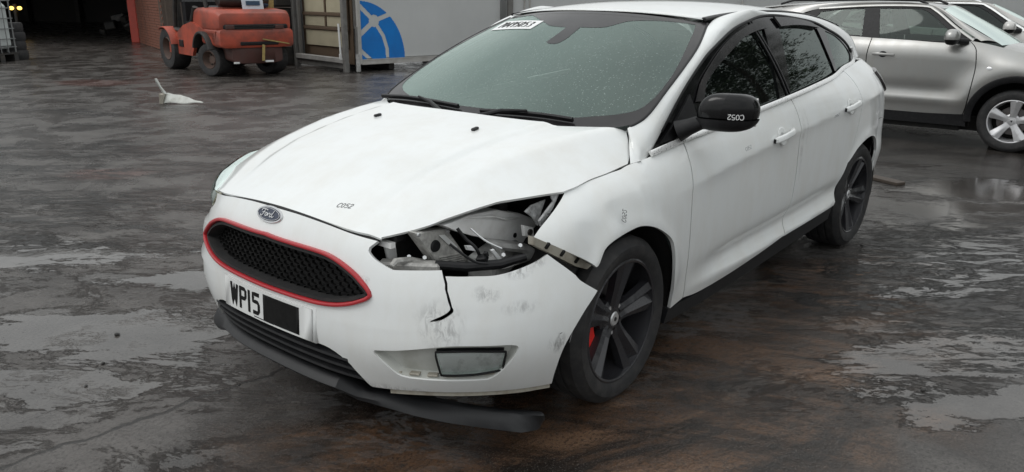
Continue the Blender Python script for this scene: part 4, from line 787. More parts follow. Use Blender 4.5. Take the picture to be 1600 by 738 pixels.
# fog-lamp pocket
for sgn in (1, -1):
    Sb = bumper if sgn == 1 else (lambda u, v: bumper(-np.asarray(u), v))
    po = fogo
    panel('fog_lamp_pocket', Sb, grow(po, .012, bs), 'junkwhite' if sgn == 1 else 'black', car, step=.025, scale=bs, flange=0, offset=-.035, centre=(0, 0, .5))
    P, Nn = on_surf(Sb, po, -.018, (0, 0, .5)); ribbon('pocket_lip', P, Nn, [(-.002, .012), (.002, .012), (.006, -.022), (-.006, -.022)], 'junkwhite' if sgn == 1 else 'black', car, closed=True)
    if sgn == 1:
        tabs = MB()
        for u in (2.45, 2.75, 3.05, 3.35, 3.65, 3.95):
            (X,), (n_,) = on_surf(Sb, [(u, .322+.004*(u > 3.6))], -.018, (0, 0, .5)); a = math.atan2(n_[1], n_[0]); tabs.box(Vector(X), (.022, .034, .007), (0, 0, a), .002)
        tabs.build('clip_tab', 'beige', car)
        (X,), (n_,) = on_surf(Sb, [(2.35, .385)], -.026, (0, 0, .5))
    fl = empty('fog_lamp'); fl.parent = car
    q = [(3.10, .417), (4.16, .408), (4.13, .345), (3.20, .335)]
    fo = outline([[q[0], (3.6, .418), q[1]], [q[1], q[2]], [q[2], (3.7, .336), q[3]], [q[3], q[0]]], .012, bs)
    panel('lamp_housing', Sb, grow(fo, .006, bs), 'black', fl, step=.03, scale=bs, flange=.03, offset=-.032, centre=(0, 0, .5))
    panel('lamp_reflector', Sb, fo, 'lampin', fl, step=.012, scale=bs, flange=0, offset=-.021, centre=(0, 0, .5), bend=lambda X, UV: X-np.stack([.003*np.cos((UV[:, 1]-.376)*60)+.0008*np.sin(UV[:, 0]*60)]*2+[0*X[:, 0]], -1))
    panel('lens', Sb, grow(fo, -.001, bs), 'lamp', fl, step=.02, scale=bs, flange=.012, offset=-.007, centre=(0, 0, .5))
    P, Nn = on_surf(Sb, grow(fo, .004, bs), -.008, (0, 0, .5)); ribbon('lens_bezel', P, Nn, rrect(.005, .010), 'black', fl, closed=True)
# ---- bonnet
hr = [(-.300, .685), (-.205, .60), (-.105, .45), (-.062, .25), (-.052, 0)]
hfr = [(.8195, 0), (.8190, .116), (.815, .255), (.803, .384), (.7781, .4835)]
h0, h1 = D['hood']; h0 = [h0[0], ((h0[0][0]+h0[2][0])/2, (h0[0][1]+h0[2][1])/2+.006), h0[2], ((h0[2][0]+h0[4][0])/2, (h0[2][1]+h0[4][1])/2+.003), h0[4], h0[5]]
hseg = [hfr, h0, h0[-1:]+h1, [h1[-1], (-.240, .742), (-.300, .685)], hr]
mh = lambda s_: [(p[0], -p[1]) for p in s_][::-1]
def hmirror(segs_):
    return [mh(s_) for s_ in segs_[::-1]]
hood_o = outline(hseg+hmirror(hseg), .02)
bon = panel('bonnet', hood, hood_o, 'white', car, step=.02, flange=.009, centre=(0, 0, .3))
for p in ((.133, .286), (.142, -.262)):
    (X,), (n_,) = on_surf(hood, [p], .004, (0, 0, .3)); nz = MB(); nz.box(Vector(X), (.034, .018, .011), (0, .12, .1*np.sign(p[1])), .004).box(Vector(X)+Vector((-.012, 0, .003)), (.012, .014, .008), None, .003); nz.build('washer_nozzle', 'black', car)
# far wing shoulder between bonnet and headlamp is the mirrored wing; slam panel and dark engine bay
eb = MB()
eb.box((.30, 0, .66), (.04, 1.15, .24)).box((-.20, 0, .52), (.05, 1.36, .66)).box((.20, 0, .26), (1.05, 1.2, .03)); eb.build('engine_bay_bulkhead', 'inner', car)
sl_ = MB(); sl_.box((.71, 0, .735), (.05, 1.0, .03), None, .006).box((.755, 0, .742), (.05, .84, .012), None, .004); sl_.build('slam_panel', 'black', car)
# seal strip in the bonnet gap
P, Nn = on_surf(hood, outline([[(.826, -.30), (.831, 0), (.826, .30)]], .03)[:], -.022, (0, 0, .3))
us = np.linspace(-1.93, 1.93, 41); P, Nn = on_surf(bumper, [(u, .7735-.0093*u*u+.002) for u in us], -.024, (0, 0, .5)); ribbon('bonnet_seal', P, np.tile([0, 0, 1.], (len(P), 1)), rrect(.018, .022), 'inner', car)
# ---- windscreen
ye = D['wsR'][0]
wo_r = [(1.030, 1.0)]+[(min(a, 1.066), b) for a, b in ye[1:-1]]+[(.985, .058)]
mw = lambda s_: [(-p[0], p[1]) for p in s_][::-1]
wtop = [(0, .985), (.4, .985), (.8, .990), (1.030, 1.0)]; wbot = [(.985, .058), (.93, .035), (.80, .004), (.5, -.03), (0, -.03)]
ws_o = outline([wtop, wo_r, wbot, mw(wbot), mw(wo_r), mw(wtop)], .03, (.7, .95))
wss = (.7, .95)
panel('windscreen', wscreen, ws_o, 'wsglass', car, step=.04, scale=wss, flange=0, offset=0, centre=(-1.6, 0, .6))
fi = D['wfrit'][0]; inner_r = [(.955, .955), (.975, .90)]+[(a, b) for a, b in fi[2:7]]
bot_in = [(inner_r[-1][0]-.06, inner_r[-1][1]-.015), (.6, .055), (.3, .05), (0, .05)]
topin = [(0, .955), (.5, .950), (.955, .955)]
fr_in = outline([topin, inner_r, bot_in, mw(bot_in), mw(inner_r), mw(topin)], .03, wss)
panel('frit_band', wscreen, grow(ws_o, -.001, wss), 'frit', car, holes=[fr_in], step=.04, scale=wss, flange=0, offset=.0015, centre=(-1.6, 0, .6))
# sensor cover at the top of the glass (seen through the clear part)
sg = [(a, b) for a, b in D['wfrit'][1]]
sensor = outline([[(.75, .962), (0, .962), (-.62, .962)], [(-.62, .962)]+sg[1:5], sg[4:9], sg[8:13], sg[12:19], [sg[18], (.75, .962)]], .02, wss)
panel('sensor_cover', wscreen, sensor, 'frit', car, step=.03, scale=wss, flange=0, offset=.0012, centre=(-1.6, 0, .6))
s4 = D['wfrit'][2]; st_o = outline([[s4[0], s4[1]], [s4[1], s4[2]], [s4[2], s4[3]], [s4[3], s4[0]]], .02, wss)
panel('windscreen_label', wscreen, st_o, 'sticker', car, step=.03, scale=wss, flange=0, offset=.0025, centre=(-1.6, 0, .6))
def stp(s, t):
    a = np.array(s4[0])+(np.array(s4[1])-np.array(s4[0]))*s; b = np.array(s4[3])+(np.array(s4[2])-np.array(s4[3]))*s; p = a+(b-a)*t
    X, n_ = on_surf(wscreen, [p], .003, (-1.6, 0, .6)); return X[0], n_[0]
write('label_digits', '70495053', lambda s, t: stp(.10+s, .22+t), 'ink', car, .078, .58, .026, gap=.32, smooth=False)
# wipers
for s_, nm in ((D['wfrit'][3], 'a'), (D['wfrit'][4], 'b')):
    wp = empty('wiper'); wp.parent = car
    P, Nn = on_surf(wscreen, [(a, max(b, -.02)+.012) for a, b in s_], .018, (-1.6, 0, .6)); P = np.array(crom(P, .03))
    ribbon('wiper_blade', P, np.tile(Nn[0], (len(P), 1)), rrect(.014, .020), 'black', wp)
    e_ = P[-1] if nm == 'a' else P[0]
    t_ = MB(); a_ = Vector(P[len(P)//2])+Vector(Nn[0])*.016
    piv = Vector((-.075, -.10, .995)) if nm == 'a' else Vector((-.075, .10, .998))
    t_.tube([a_, (a_+piv)/2+Vector((0, 0, .012)), piv], [.005, .009, .012], 8).box(piv, (.04, .04, .025), None, .008); t_.build('wiper_arm', 'black', wp)
# cowl behind the bonnet
cw = []
for y in np.linspace(-.60, .60, 21):
    a_ = hood(np.array(-.05-.19*(abs(y)/.7)**2.6), np.array(y)); b_ = wscreen(np.array(y/.715), np.array(-.03)); cw.append([a_+[0, 0, -.012], (a_+b_)/2+[0, 0, -.010], b_])
gridobj('cowl', np.array(cw), 'black', car)
# ---- pillar and roof rail, both sides
E2 = [on_surf(side, [(-.1734, .8800)])[0][0], on_surf(side, [(-.240, .886)])[0][0]]+list(on_surf(upper, D['e2'][0], .0)[0])
E2[1] = on_surf(side, [(-.235, .8845)])[0][0]
we = [(.985, .040), (1.004, .060), (1.0248, .0907), (1.0456, .155), (1.0552, .3228), (1.0661, .517), (1.0664, .7443), (1.055, .88)]
E1 = [hood(np.array(-.308), np.array(.690))]+[wscreen(np.array(a), np.array(b)) for a, b in we]
E1 += [wscreen(np.array(1.045), np.array(.985)), roof(np.array(-1.20), np.array(.585)), roof(np.array(-1.32), np.array(.592)), roof(np.array(-1.50), np.array(.597)), roof(np.array(-1.7), np.array(.600)), roof(np.array(-1.93), np.array(.598)), roof(np.array(-2.2), np.array(.590)), roof(np.array(-2.4), np.array(.583)), roof(np.array(-2.62), np.array(.573)), roof(np.array(-2.85), np.array(.56))+[0, 0, -.005], np.array([-3.08, .57, 1.255]), np.array([-3.22, .60, 1.115])]
E1 = [np.array(p, float) for p in E1]; E2 = [np.array(p, float) for p in E2]; E2[-1] = on_surf(upper, [(-2.868, 1.12)])[0][0]
print('rails', len(E1), len(E2))
n_ = min(len(E1), len(E2))
# resample both edges to matched parameters
i1 = [0, 1, 2, 3, 4, 5, 6, 7, 8, 9, 10, 11, 12, 13, 14, 15, 16, 17, 18, 19, 20]
A1 = E1; A2 = E2
def resample(P, n):
    P = np.array(crom(P, .01)); d = np.r_[0, np.cumsum(np.linalg.norm(np.diff(P, axis=0), axis=1))]; t = np.linspace(0, d[-1], n); return np.stack([np.interp(t, d, P[:, k]) for k in range(3)], -1)
def match(P, Q, n=90):
    """pair the edges knot by knot so that the cross lines stay square to the pillar"""
    m = len(P)-1; outp = []; outq = []
    for i in range(m):
        pass
    return None
k1 = np.linspace(0, 1, len(A1)); k2 = np.linspace(0, 1, len(A2))
T = np.linspace(0, 1, 110)
def edge(P, T):
    P = np.array(P); k = np.linspace(0, 1, len(P)); C_ = np.array(crom(P, 1e9)) if False else P
    return np.stack([np.interp(T, k, P[:, j]) for j in range(3)], -1)
c1 = np.array(crom(A1, .012)); c2 = np.array(crom(A2, .012))
d1 = np.r_[0, np.cumsum(np.linalg.norm(np.diff(c1, axis=0), axis=1))]; d2 = np.r_[0, np.cumsum(np.linalg.norm(np.diff(c2, axis=0), axis=1))]
kn = [(0, 0), (3, 2), (5, 4), (7, 6), (8, 8), (9, 9), (11, 11), (13, 12), (15, 14), (17, 16), (19, 18), (20, 19)]
def arc(c, d, p): return d[np.argmin(np.linalg.norm(c-np.array(p), axis=1))]
s1 = [arc(c1, d1, A1[min(a, len(A1)-1)]) for a, b in kn]; s2 = [arc(c2, d2, A2[min(b, len(A2)-1)]) for a, b in kn]
tk = np.linspace(0, 1, len(kn)); TT = np.linspace(0, 1, 120)
S1 = np.interp(TT, tk, s1); S2 = np.interp(TT, tk, s2)
e1 = np.stack([np.interp(S1, d1, c1[:, k]) for k in range(3)], -1); e2 = np.stack([np.interp(S2, d2, c2[:, k]) for k in range(3)], -1)
G = []
for i in range(len(TT)):
    a, b = e1[i], e2[i]; row = []; tdir = e1[min(i+1, 119)]-e1[max(i-1, 0)]; nrm = np.cross(b-a, tdir); nrm /= np.linalg.norm(nrm)+1e-9
    if nrm@((a+b)/2-np.array([-1.4, 0, .7])) < 0: nrm = -nrm
    wd = np.linalg.norm(b-a); bulge = .16*wd*sst(0, .12, TT[i])*(1-.5*sst(.8, 1, TT[i]))
    row.append(a-nrm*.012)
    for s in np.linspace(0, 1, 10): row.append(a+(b-a)*s+nrm*bulge*4*s*(1-s)*(1+.5*(s-.5)))
    row.append(b-nrm*.014); G.append(row)
G = np.array(G)
for sg_ in (1, -1):
    o = gridobj('roof_pillar_rail', G*[1, sg_, 1], 'white', car, angle=50); bm_fix(o)
    # black roof ditch strip and windscreen edge moulding
    pts = [roof(np.array(x), np.array(nspline([-2.9, -2.2, -1.7, -1.13], [.548, .580, .590, .572], np.array(x)))) for x in np.linspace(-1.10, -2.95, 24)]
    P = np.array(pts)*[1, sg_, 1]; ribbon('roof_ditch_strip', P+[0, 0, .002], np.tile([0, .25*sg_, .97], (len(P), 1)), rrect(.024, .012), 'black', car)
    P = np.array([wscreen(np.array(a), np.array(b)) for a, b in crom([(1.03, 1.0)]+[(a, b) for a, b in wo_r[1:]], .03)])*[1, sg_, 1]
    ribbon('windscreen_moulding', P, np.tile([.45, .3*sg_, .85], (len(P), 1)), rrect(.010, .008), 'black', car)
# roof skin
RG = []
for x in np.linspace(-1.0, -3.02, 44):
    ye_ = float(nspline([-3.05, -2.9, -2.2, -1.7, -1.13, -1.0], [.535, .545, .578, .588, .572, .565], np.array(x))); row = []
    for s in np.linspace(-1, 1, 25):
        xx = x-(.095*abs(s)**2.2 if x > -1.3 else .095*abs(s)**2.2*max(0, 1-(-1.3-x)/.5)); row.append(roof(np.array(xx), np.array(ye_*s)))
    RG.append(row)
gridobj('roof_skin', np.array(RG), 'white', car, solid=.004)
# ---- door frames and side glass
for S in (upper, flip(upper)):
    e2 = [p for p in D['e2'][0]]
    fo_ = outline([[(-.325, .893)]+e2[1:-1]+[(-2.868, 1.13)], [(-2.868, 1.13), (-2.84, 1.108), (-2.7, 1.100), (-2.48, 1.084)], [(-2.48, 1.084), (-1.6, 1.011), (-1.0, .963), (-.55, .930), (-.325, .893)]], .025)
    gls = [outline(D[k], .025) for k in ('gf', 'gr', 'gq')]
    panel('window_frame', S, fo_, 'gloss', car, holes=gls, step=.05, flange=.012)
    panel('front_door_glass', S, grow(gls[0], .006), 'sideglass', car, step=.06, flange=0, offset=-.008)
    panel('rear_door_glass', S, grow(gls[1], .006), 'dkglass', car, step=.06, flange=0, offset=-.008)
    panel('quarter_glass', S, grow(gls[2], .006), 'dkglass', car, step=.06, flange=0, offset=-.004)
    panel('wind_deflector', S, outline(D['defl'], .02), 'smoke', car, step=.04, flange=.01, offset=.014)
    panel('wind_deflector', S, outline(D['deflr'], .02), 'smoke', car, step=.04, flange=.01, offset=.014)
    # pillar trims and rubber seals
    for (a, b) in (((-1.612, 1.008), (-1.42, 1.372)), ((-1.578, 1.006), (-1.395, 1.370))):
        P, Nn = on_surf(S, crom([a, b], .04), .003); ribbon('pillar_trim', P, Nn, rrect(.014, .006), 'black', car)
    P, Nn = on_surf(S, crom(e2[1:-1], .03), .002); ribbon('frame_seal', P, Nn, rrect(.012, .008), 'black', car)
# ---- door handles
for S, sg_ in ((side, 1), (flip(side), -1)):
    for (a, b) in (((-1.247, .840), (-1.445, .862)), ((-2.185, .893), (-2.375, .912))):
        dh = empty('door_handle'); dh.parent = car
        m_ = ((a[0]+b[0])/2+.005, (a[1]+b[1])/2); X, n2 = on_surf(S, [m_], 0); Y, _ = on_surf(S, [a, b], 0); t = Y[1]-Y[0]; t /= np.linalg.norm(t); up_ = np.cross(n2[0], t); up_ *= np.sign(up_[2])
        cup = []
        for r_, dpt in ((.047, .0012), (.040, -.001), (.028, -.008), (.001, -.012)):
            cup.append([X[0]+t*r_*math.cos(q)+up_*r_*.95*math.sin(q)+n2[0]*(dpt+.0006) for q in np.linspace(0, 2*PI, 25)])
        # a shallow scoop: the outer ring stands on the skin, the inner rings are the shaded cup
        cupn = np.array(cup); cupn[1:] += n2[0]*.0135*np.array([.15, .68, .92])[:, None, None]
        gridobj('handle_cup', cupn, 'white', dh, solid=.0015)
        bar = [a, ((a[0]*.75+b[0]*.25), a[1]*.75+b[1]*.25), m_, ((a[0]*.25+b[0]*.75), a[1]*.25+b[1]*.75), b]
        P, Nn = on_surf(S, bar, 0); off = np.array([.012, .030, .036, .034, .014]); P = P+Nn*off[:, None]; P = np.array(crom(P, .012))
        ribbon('handle_bar', P, np.tile(n2[0], (len(P), 1)), rrect(.030, .018, .45, 4), 'white', dh)
        k_ = MB()
        for e in (a, b):
            Z, zn = on_surf(S, [e], .012); k_.box(Vector(Z[0]), (.022, .016, .026), (0, 0, 0), .006)
        k_.build('handle_mount', 'white', dh)
        Z, zn = on_surf(S, [a], .004); t2 = MB(); t2.box(Vector(Z[0]+t*(-.0105)+n2[0]*.004), (.003, .012, .020)); t2.build('key_cover_gap', 'black', dh)
# side-wing marker lamp omitted where torn; fuel flap on the far side not seen
# ---- mirrors
def mirror(sg_):
    mr = empty('door_mirror'); mr.parent = car
    c = np.array([-.575, .968, 1.045] if sg_ == 1 else [-.76, .885, 1.02]); tilt = math.radians(8)
    def blob_(z0, z1, sx, sy, pw, n=28, m=14, lift=0):
        R_ = []
        for j in range(m+1):
            ph = z0+(z1-z0)*j/m; row = []
            for i in range(n+1):
                th = 2*PI*i/n; cx, sx_ = math.cos(th), math.sin(th); e = 2/pw
                x = sx*math.copysign(abs(cx)**e, cx)*math.cos(ph)**.55; y = sy*math.copysign(abs(sx_)**e, sx_)*math.cos(ph)**.55; z = .078*math.copysign(abs(math.sin(ph))**.95, math.sin(ph))
                y2 = y+.010*z/.078; x2 = x+.25*abs(y)*0-.22*y   # swept back outward
                x2 -= .16*max(0, y-.02)
                row.append(c+np.array([x2, y2, z+lift]))
            R_.append(row)
        return np.array(R_)
    top = blob_(-.18, PI/2-.02, .060, .108, 3.0); o = gridobj('mirror_cap', top*[1, sg_, 1], 'gloss', mr); bm_fix(o)
    low = blob_(-PI/2+.02, -.18, .064, .112, 3.0, lift=.004); low[:, :, 2] = c[2]-.012+(low[:, :, 2]-c[2])*.80; o = gridobj('mirror_base', low*[1, sg_, 1], 'black', mr); bm_fix(o)
    ar = MB(); ar.tube([(-.50, .80*sg_, .965), (-.515, .84*sg_, .985), (-.54, .88*sg_, 1.005), (-.57, .93*sg_, 1.005)] if sg_ == 1 else [(-.60, -.79, .955), (-.64, -.82, .975), (-.70, -.85, .985), (-.75, -.88, .985)], [.045, .034, .030, .028], 12); ar.build('mirror_arm', 'black', mr)
    gg = MB(); gg.box((c[0]-.073, c[1]*sg_, c[2]), (.006, .17, .11), (0, 0, .18*sg_), .002); gg.build('mirror_glass', 'chrome', mr)
    # triangular sail on the door
    S = upper if sg_ == 1 else flip(upper)
    panel('mirror_sail', S, outline([[(-.40, .925), (-.50, .985), (-.66, 1.09)], [(-.66, 1.09), (-.685, .955)], [(-.685, .955), (-.55, .938), (-.40, .925)]], .02), 'black', mr, step=.04, offset=.012, flange=.012)
    return mr, c
m1, mc = mirror(1); mirror(-1)
# ---- tail: lamps, hatch, rear bumper
ZS = [.22, .3, .45, .6, .75, .9, 1.0, 1.1]; XC = [-3.36, -3.41, -3.46, -3.47, -3.46, -3.41, -3.37, -3.33]
fx = [1, .985, .94, .84, .64, .34, 0]; fy = [0, .34, .58, .76, .90, .975, 1]
def tail(u, v):
    u = np.asarray(u, float); v = np.asarray(v, float); u, v = np.broadcast_arrays(u, v); s = u.shape
    Y0 = side(np.full(v.size, -2.95), v.ravel())[:, 1]; xc = nspline(ZS, XC, v.ravel()); a = np.abs(u.ravel())
    px_ = nspline(range(7), fx, a); py_ = nspline(range(7), fy, a); x = -2.95+(xc+2.95)*px_; y = np.sign(u.ravel())*Y0*py_
    return np.stack([x, y, v.ravel()], -1).reshape(s+(3,))
ts = (.2, 1)
C2 = (-2.0, 0, .6)
panel('rear_bumper', tail, outline([[(-6, .76), (-4, .74), (0, .72), (4, .74), (6, .76)], [(6, .76), (6, .30)], [(6, .30), (3, .24), (0, .24), (-3, .24), (-6, .30)], [(-6, .30), (-6, .76)]], .03, ts), 'white', car, step=.04, scale=ts, centre=C2)
panel('tailgate', tail, outline([[(-3.2, 1.1), (0, 1.105), (3.2, 1.1)], [(3.2, 1.1), (3.35, .9), (3.5, .75)], [(3.5, .75), (0, .735), (-3.5, .75)], [(-3.5, .75), (-3.35, .9), (-3.2, 1.1)]], .03, ts), 'white', car, step=.05, scale=ts, centre=C2)
for s_ in (1, -1):
    f_ = lambda u, v, s_=s_: tail(s_*np.asarray(u), v)
    panel('tail_lamp', f_, outline([[(3.3, 1.035), (4.4, 1.045), (5.35, 1.035)], [(5.35, 1.035), (5.25, .98), (4.9, .93)], [(4.9, .93), (4.2, .90), (3.4, .89)], [(3.4, .89), (3.3, 1.035)]], .025, ts), 'taillamp', car, step=.03, scale=ts, offset=.014, flange=.03, centre=C2)
    panel('rear_corner_panel', f_, outline([[(3.4, .885), (4.2, .895), (4.95, .925), (5.3, .975), (5.42, 1.045), (4.4, 1.055), (3.28, 1.045), (3.22, 1.105)], [(3.22, 1.105), (4.5, 1.108), (6, 1.108)], [(6, 1.108), (6, .765)], [(6, .765), (4.5, .75), (3.52, .755)], [(3.52, .755), (3.4, .885)]], .025, ts), 'white', car, step=.04, scale=ts, centre=C2)
RWG = []
for s in np.linspace(-1, 1, 17):
    a_ = roof(np.array(-3.0-.03*(1-s*s)), np.array(.53*s)); b_ = tail(np.array(3.2*s), np.array(1.105)); RWG.append([a_+(b_-a_)*t+np.array([-.03*t*(1-t), 0, .05*t*(1-t)]) for t in np.linspace(0, 1, 8)])
gridobj('rear_window', np.array(RWG), 'dkglass', car)
sp = MB(); sp.box((-3.07, 0, 1.335), (.14, .90, .016), (0, -.18, 0), .006); sp.build('roof_spoiler', 'white', car)
# ---- cabin
cb = empty('cabin'); cb.parent = car
f_ = MB(); f_.box((-1.6, 0, .32), (2.7, 1.5, .04)).box((-2.75, 0, .62), (.05, 1.3, .6)).box((-3.0, 0, .85), (.5, 1.2, .04)); f_.build('cabin_floor', 'seat', cb)
f_ = MB(); f_.box((-.50, 0, .87), (.42, 1.24, .12), (0, .12, 0), .05).box((-.55, -.36, .93), (.16, .40, .10), None, .04); f_.build('dashboard', 'seat', cb)
def seat(x, y):
    s_ = MB(); s_.box((x, y, .58), (.52, .50, .16), (0, -.08, 0), .05); s_.box((x-.30, y, .90), (.16, .48, .62), (0, -.32, 0), .06).box((x-.44, y, 1.27), (.10, .27, .20), (0, -.2, 0), .05); s_.build('front_seat', 'seat', cb)
seat(-1.35, .36); seat(-1.35, -.36)
s_ = MB(); s_.box((-2.2, 0, .58), (.50, 1.26, .16), None, .05).box((-2.50, 0, .88), (.16, 1.26, .60), (0, -.3, 0), .06)
for y in (-.4, 0, .4): s_.box((-2.63, y, 1.20), (.08, .24, .14), None, .04)
s_.build('rear_bench', 'seat', cb)
s_ = MB(); s_.tube([(-.88+.06*math.sin(a), -.36+.185*math.cos(a), .93+.17*math.sin(a)) for a in np.linspace(0, 2*PI, 33)], .014, 8, False).box((-.90, -.36, .93), (.05, .14, .10), (0, .4, 0), .02).box((-.88, -.36, .93), (.02, .34, .03)); s_.build('steering_wheel', 'black', cb)
# ---- floor, wheel wells
f_ = MB(); f_.box((-1.35, 0, .27), (1.75, 1.62, .05)).box((-1.3, 0, .22), (2.2, .5, .06)).box((-3.1, 0, .30), (.5, 1.45, .06)); f_.build('underbody', 'well', car)
for cx in (-.03, -2.655):
    for s_ in (1, -1):
        R_ = []
        for a in np.linspace(-12, 192, 26):
            row = []
            for y in (.40, .55, .70, .80, .862): row.append((cx+.40*math.cos(math.radians(a)), y*s_, .33+.385*math.sin(math.radians(a))))
            R_.append(row)
        gridobj('wheel_well', np.array(R_), 'well', car, solid=.006)
        k_ = MB(); k_.lathe([(.40, .42*s_), (.02, .40*s_)], 30, 'Y', (cx, 0, .33)); k_.build('well_wall', 'well', car)
# ---- wheels
def wheel(loc, rz, spin, sg_, caliper=False, parent=car, mats=('tyre', 'rim', 'disc'), R=.322, rr=.232, wd=.118, cap='silverpt', spokes='twin'):
    """axle along local y, outer face towards +y"""
    wv = empty('wheel', loc, rz+(0 if sg_ == 1 else PI)); wv.parent = parent
    t = MB(); k = R-rr
    prof = [(rr-.004, -wd*.92), (rr+k*.25, -wd*1.02), (rr+k*.6, -wd*1.04), (R-.018, -wd*.93), (R-.004, -wd*.78), (R, -wd*.5)]
    for q in (-.42, -.02, .38):
        prof += [(R, wd*(q-.06)), (R-.007, wd*(q-.045)), (R-.007, wd*(q+.045)), (R, wd*(q+.06))]
    prof += [(R, wd*.5), (R-.004, wd*.78), (R-.018, wd*.93), (R-.028, wd*.975), (rr+k*.62, wd*1.04), (rr+k*.58, wd*1.045), (rr+k*.3, wd*1.03), (rr+.010, wd*.96), (rr, wd*.90)]
    t.lathe(prof, 72); t.build('tyre', mats[0], wv, angle=28)
    r_ = MB(); r_.lathe([(rr+.001, wd*.86), (rr+.006, wd*.93), (rr-.001, wd*.955), (rr-.008, wd*.93), (rr-.012, wd*.72), (rr-.02, wd*.3), (rr-.03, -wd*.2), (rr-.02, -wd*.8), (rr+.002, -wd*.9)], 72); r_.build('rim', mats[1], wv, angle=40)
    s_ = MB()
    for i in range(5):
        a = spin+i*2*PI/5; ca, sa = math.cos(a), math.sin(a)
        def pt(r, tq, y): return (r*ca-tq*sa, y, r*sa+tq*ca)
        st = [(.040, .036, wd*.60, .0), (.075, .036, wd*.64, .007), (.12, .043, wd*.72, .016), (.17, .054, wd*.80, .022), (rr-.012, .066, wd*.88, .022), (rr-.003, .068, wd*.90, .014)]
        V = []; F = []
        for (r, hw, y, ridge) in st: V += [pt(r, -hw, y-.030), pt(r, -hw*.92, y-ridge*.2), pt(r, -hw*.12, y+ridge*.55), pt(r, hw*.12, y+ridge*.55), pt(r, hw*.92, y-ridge*.2), pt(r, hw, y-.030)]
        if spokes == 'twin':     # a valley runs down the spoke between two raised edges
            V = []
            for (r, hw, y, ridge) in st: V += [pt(r, -hw, y-.032), pt(r, -hw*.95, y-.004), pt(r, -hw*.45, y+.004), pt(r, 0, y-ridge*.75), pt(r, hw*.45, y+.004), pt(r, hw*.95, y-.004), pt(r, hw, y-.032)]
        m_ = 7 if spokes == 'twin' else 6
        for j in range(len(st)-1):
            for q in range(m_): F.append((j*m_+q, j*m_+(q+1) % m_, (j+1)*m_+(q+1) % m_, (j+1)*m_+q))
        so_ = MB(); so_.add(V, F); so_.build('spoke', mats[1], wv, angle=12)
    h_ = MB(); h_.lathe([(.0, wd*.62), (.028, wd*.62), (.062, wd*.585), (.078, wd*.50), (.080, wd*.2)], 40); h_.build('hub', mats[1], wv)
    c_ = MB(); c_.lathe([(.0, wd*.665), (.024, wd*.66), (.028, wd*.63), (.028, wd*.55)], 28); co = c_.build('centre_cap', cap, wv); c_ = MB(); c_.lathe([(.0, wd*.673), (.008, wd*.672), (.009, wd*.66)], 14); c_.build('cap_emblem', 'black', co)
    for i in range(5):
        a = spin+(i+.5)*2*PI/5; c_ = MB(); c_.lathe([(0, wd*.60), (.008, wd*.60), (.0095, wd*.55), (.0095, wd*.4)], 6, 'Y', (.054*math.cos(a), 0, .054*math.sin(a))); c_.build('wheel_nut', mats[1] if i % 2 else 'silverpt', wv, angle=20)
    d_ = MB(); d_.lathe([(.07, .012), (.150, .012), (.152, .0), (.150, -.012), (.07, -.012)], 48); d_.lathe([(.0, .03), (.068, .03), (.07, -.02)], 30); d_.build('brake_disc', mats[2], wv)
    b_ = MB(); b_.lathe([(rr-.03, -wd*.5), (.02, -wd*.55)], 40); b_.build('drum_back', 'well', wv)
    if caliper:
        V = []; F = []; A = np.linspace(math.radians(150), math.radians(215), 9)
        for a in A:
            for (r, y) in ((.108, .052), (.165, .056), (.188, .03), (.188, -.03), (.108, -.03)): V.append((r*math.cos(a)*sg_ if False else r*math.cos(a), y, r*math.sin(a)))
        for j in range(8):
            for q in range(5): F.append((j*5+q, j*5+(q+1) % 5, (j+1)*5+(q+1) % 5, (j+1)*5+q))
        F += [tuple(range(5)), tuple(40+q for q in range(5))]
        cl = MB(); cl.add(V, F); cl.build('brake_caliper', 'caliper', wv, angle=25)
    return wv
wy = .885-.118
wheel((-.022, wy+.004, .322), .026+PI-PI, math.radians(98), 1, caliper=False)
wheel((-2.653, wy, .322), 0, math.radians(118), 1)
wheel((-.022, -wy, .322), .026, math.radians(40), -1)
wheel((-2.653, -wy, .322), 0, math.radians(75), -1)
# red caliper on the near front hub, forward side (image left)
V = []; F = []; A = np.linspace(math.radians(-34), math.radians(24), 9)
for a in A:
    for (r, y) in ((.105, .058), (.175, .066), (.205, .05), (.205, -.03), (.105, -.03)): V.append((-.022+r*math.cos(a), wy+y, .322+r*math.sin(a)))
for j in range(8):
    for q in range(5): F.append((j*5+q, j*5+(q+1) % 5, (j+1)*5+(q+1) % 5, (j+1)*5+q))
F += [tuple(range(5)), tuple(40+q for q in range(5))]
cl = MB(); cl.add(V, F); cl.build('brake_caliper', 'caliper', car, angle=25)
# ---- open headlamp bay, near side
def slab(name, poly, mat, d, parent=car, bend_=None, bev=.003):
    P = [Vector(p) for p in poly]; c = sum(P, Vector())/len(P); nrm = Vector((0, 0, 0))
    for i in range(len(P)): nrm += (P[i]-c).cross(P[(i+1) % len(P)]-c)
    nrm.normalize(); to = Vector((1.6, 1.7, .6))
    if nrm.dot(to) < 0: nrm = -nrm
    n = len(P); ins = [c+(p-c)*(1-bev/max((p-c).length, .001)*1.2)+nrm*bev for p in P]; back = [p-nrm*d for p in P]
    V = ins+P+back; F = [tuple(range(n))]+[(i, (i+1) % n, n+(i+1) % n, n+i) for i in range(n)]+[(n+i, n+(i+1) % n, 2*n+(i+1) % n, 2*n+i) for i in range(n)]
    o = mk(name, V, F, mat, parent, angle=20); bm_fix(o); return o, nrm, c
rail_o, nr, rc = slab('inner_wing_rail', D['rail'], 'primer', .07)
R_ = [Vector(p) for p in D['rail']]
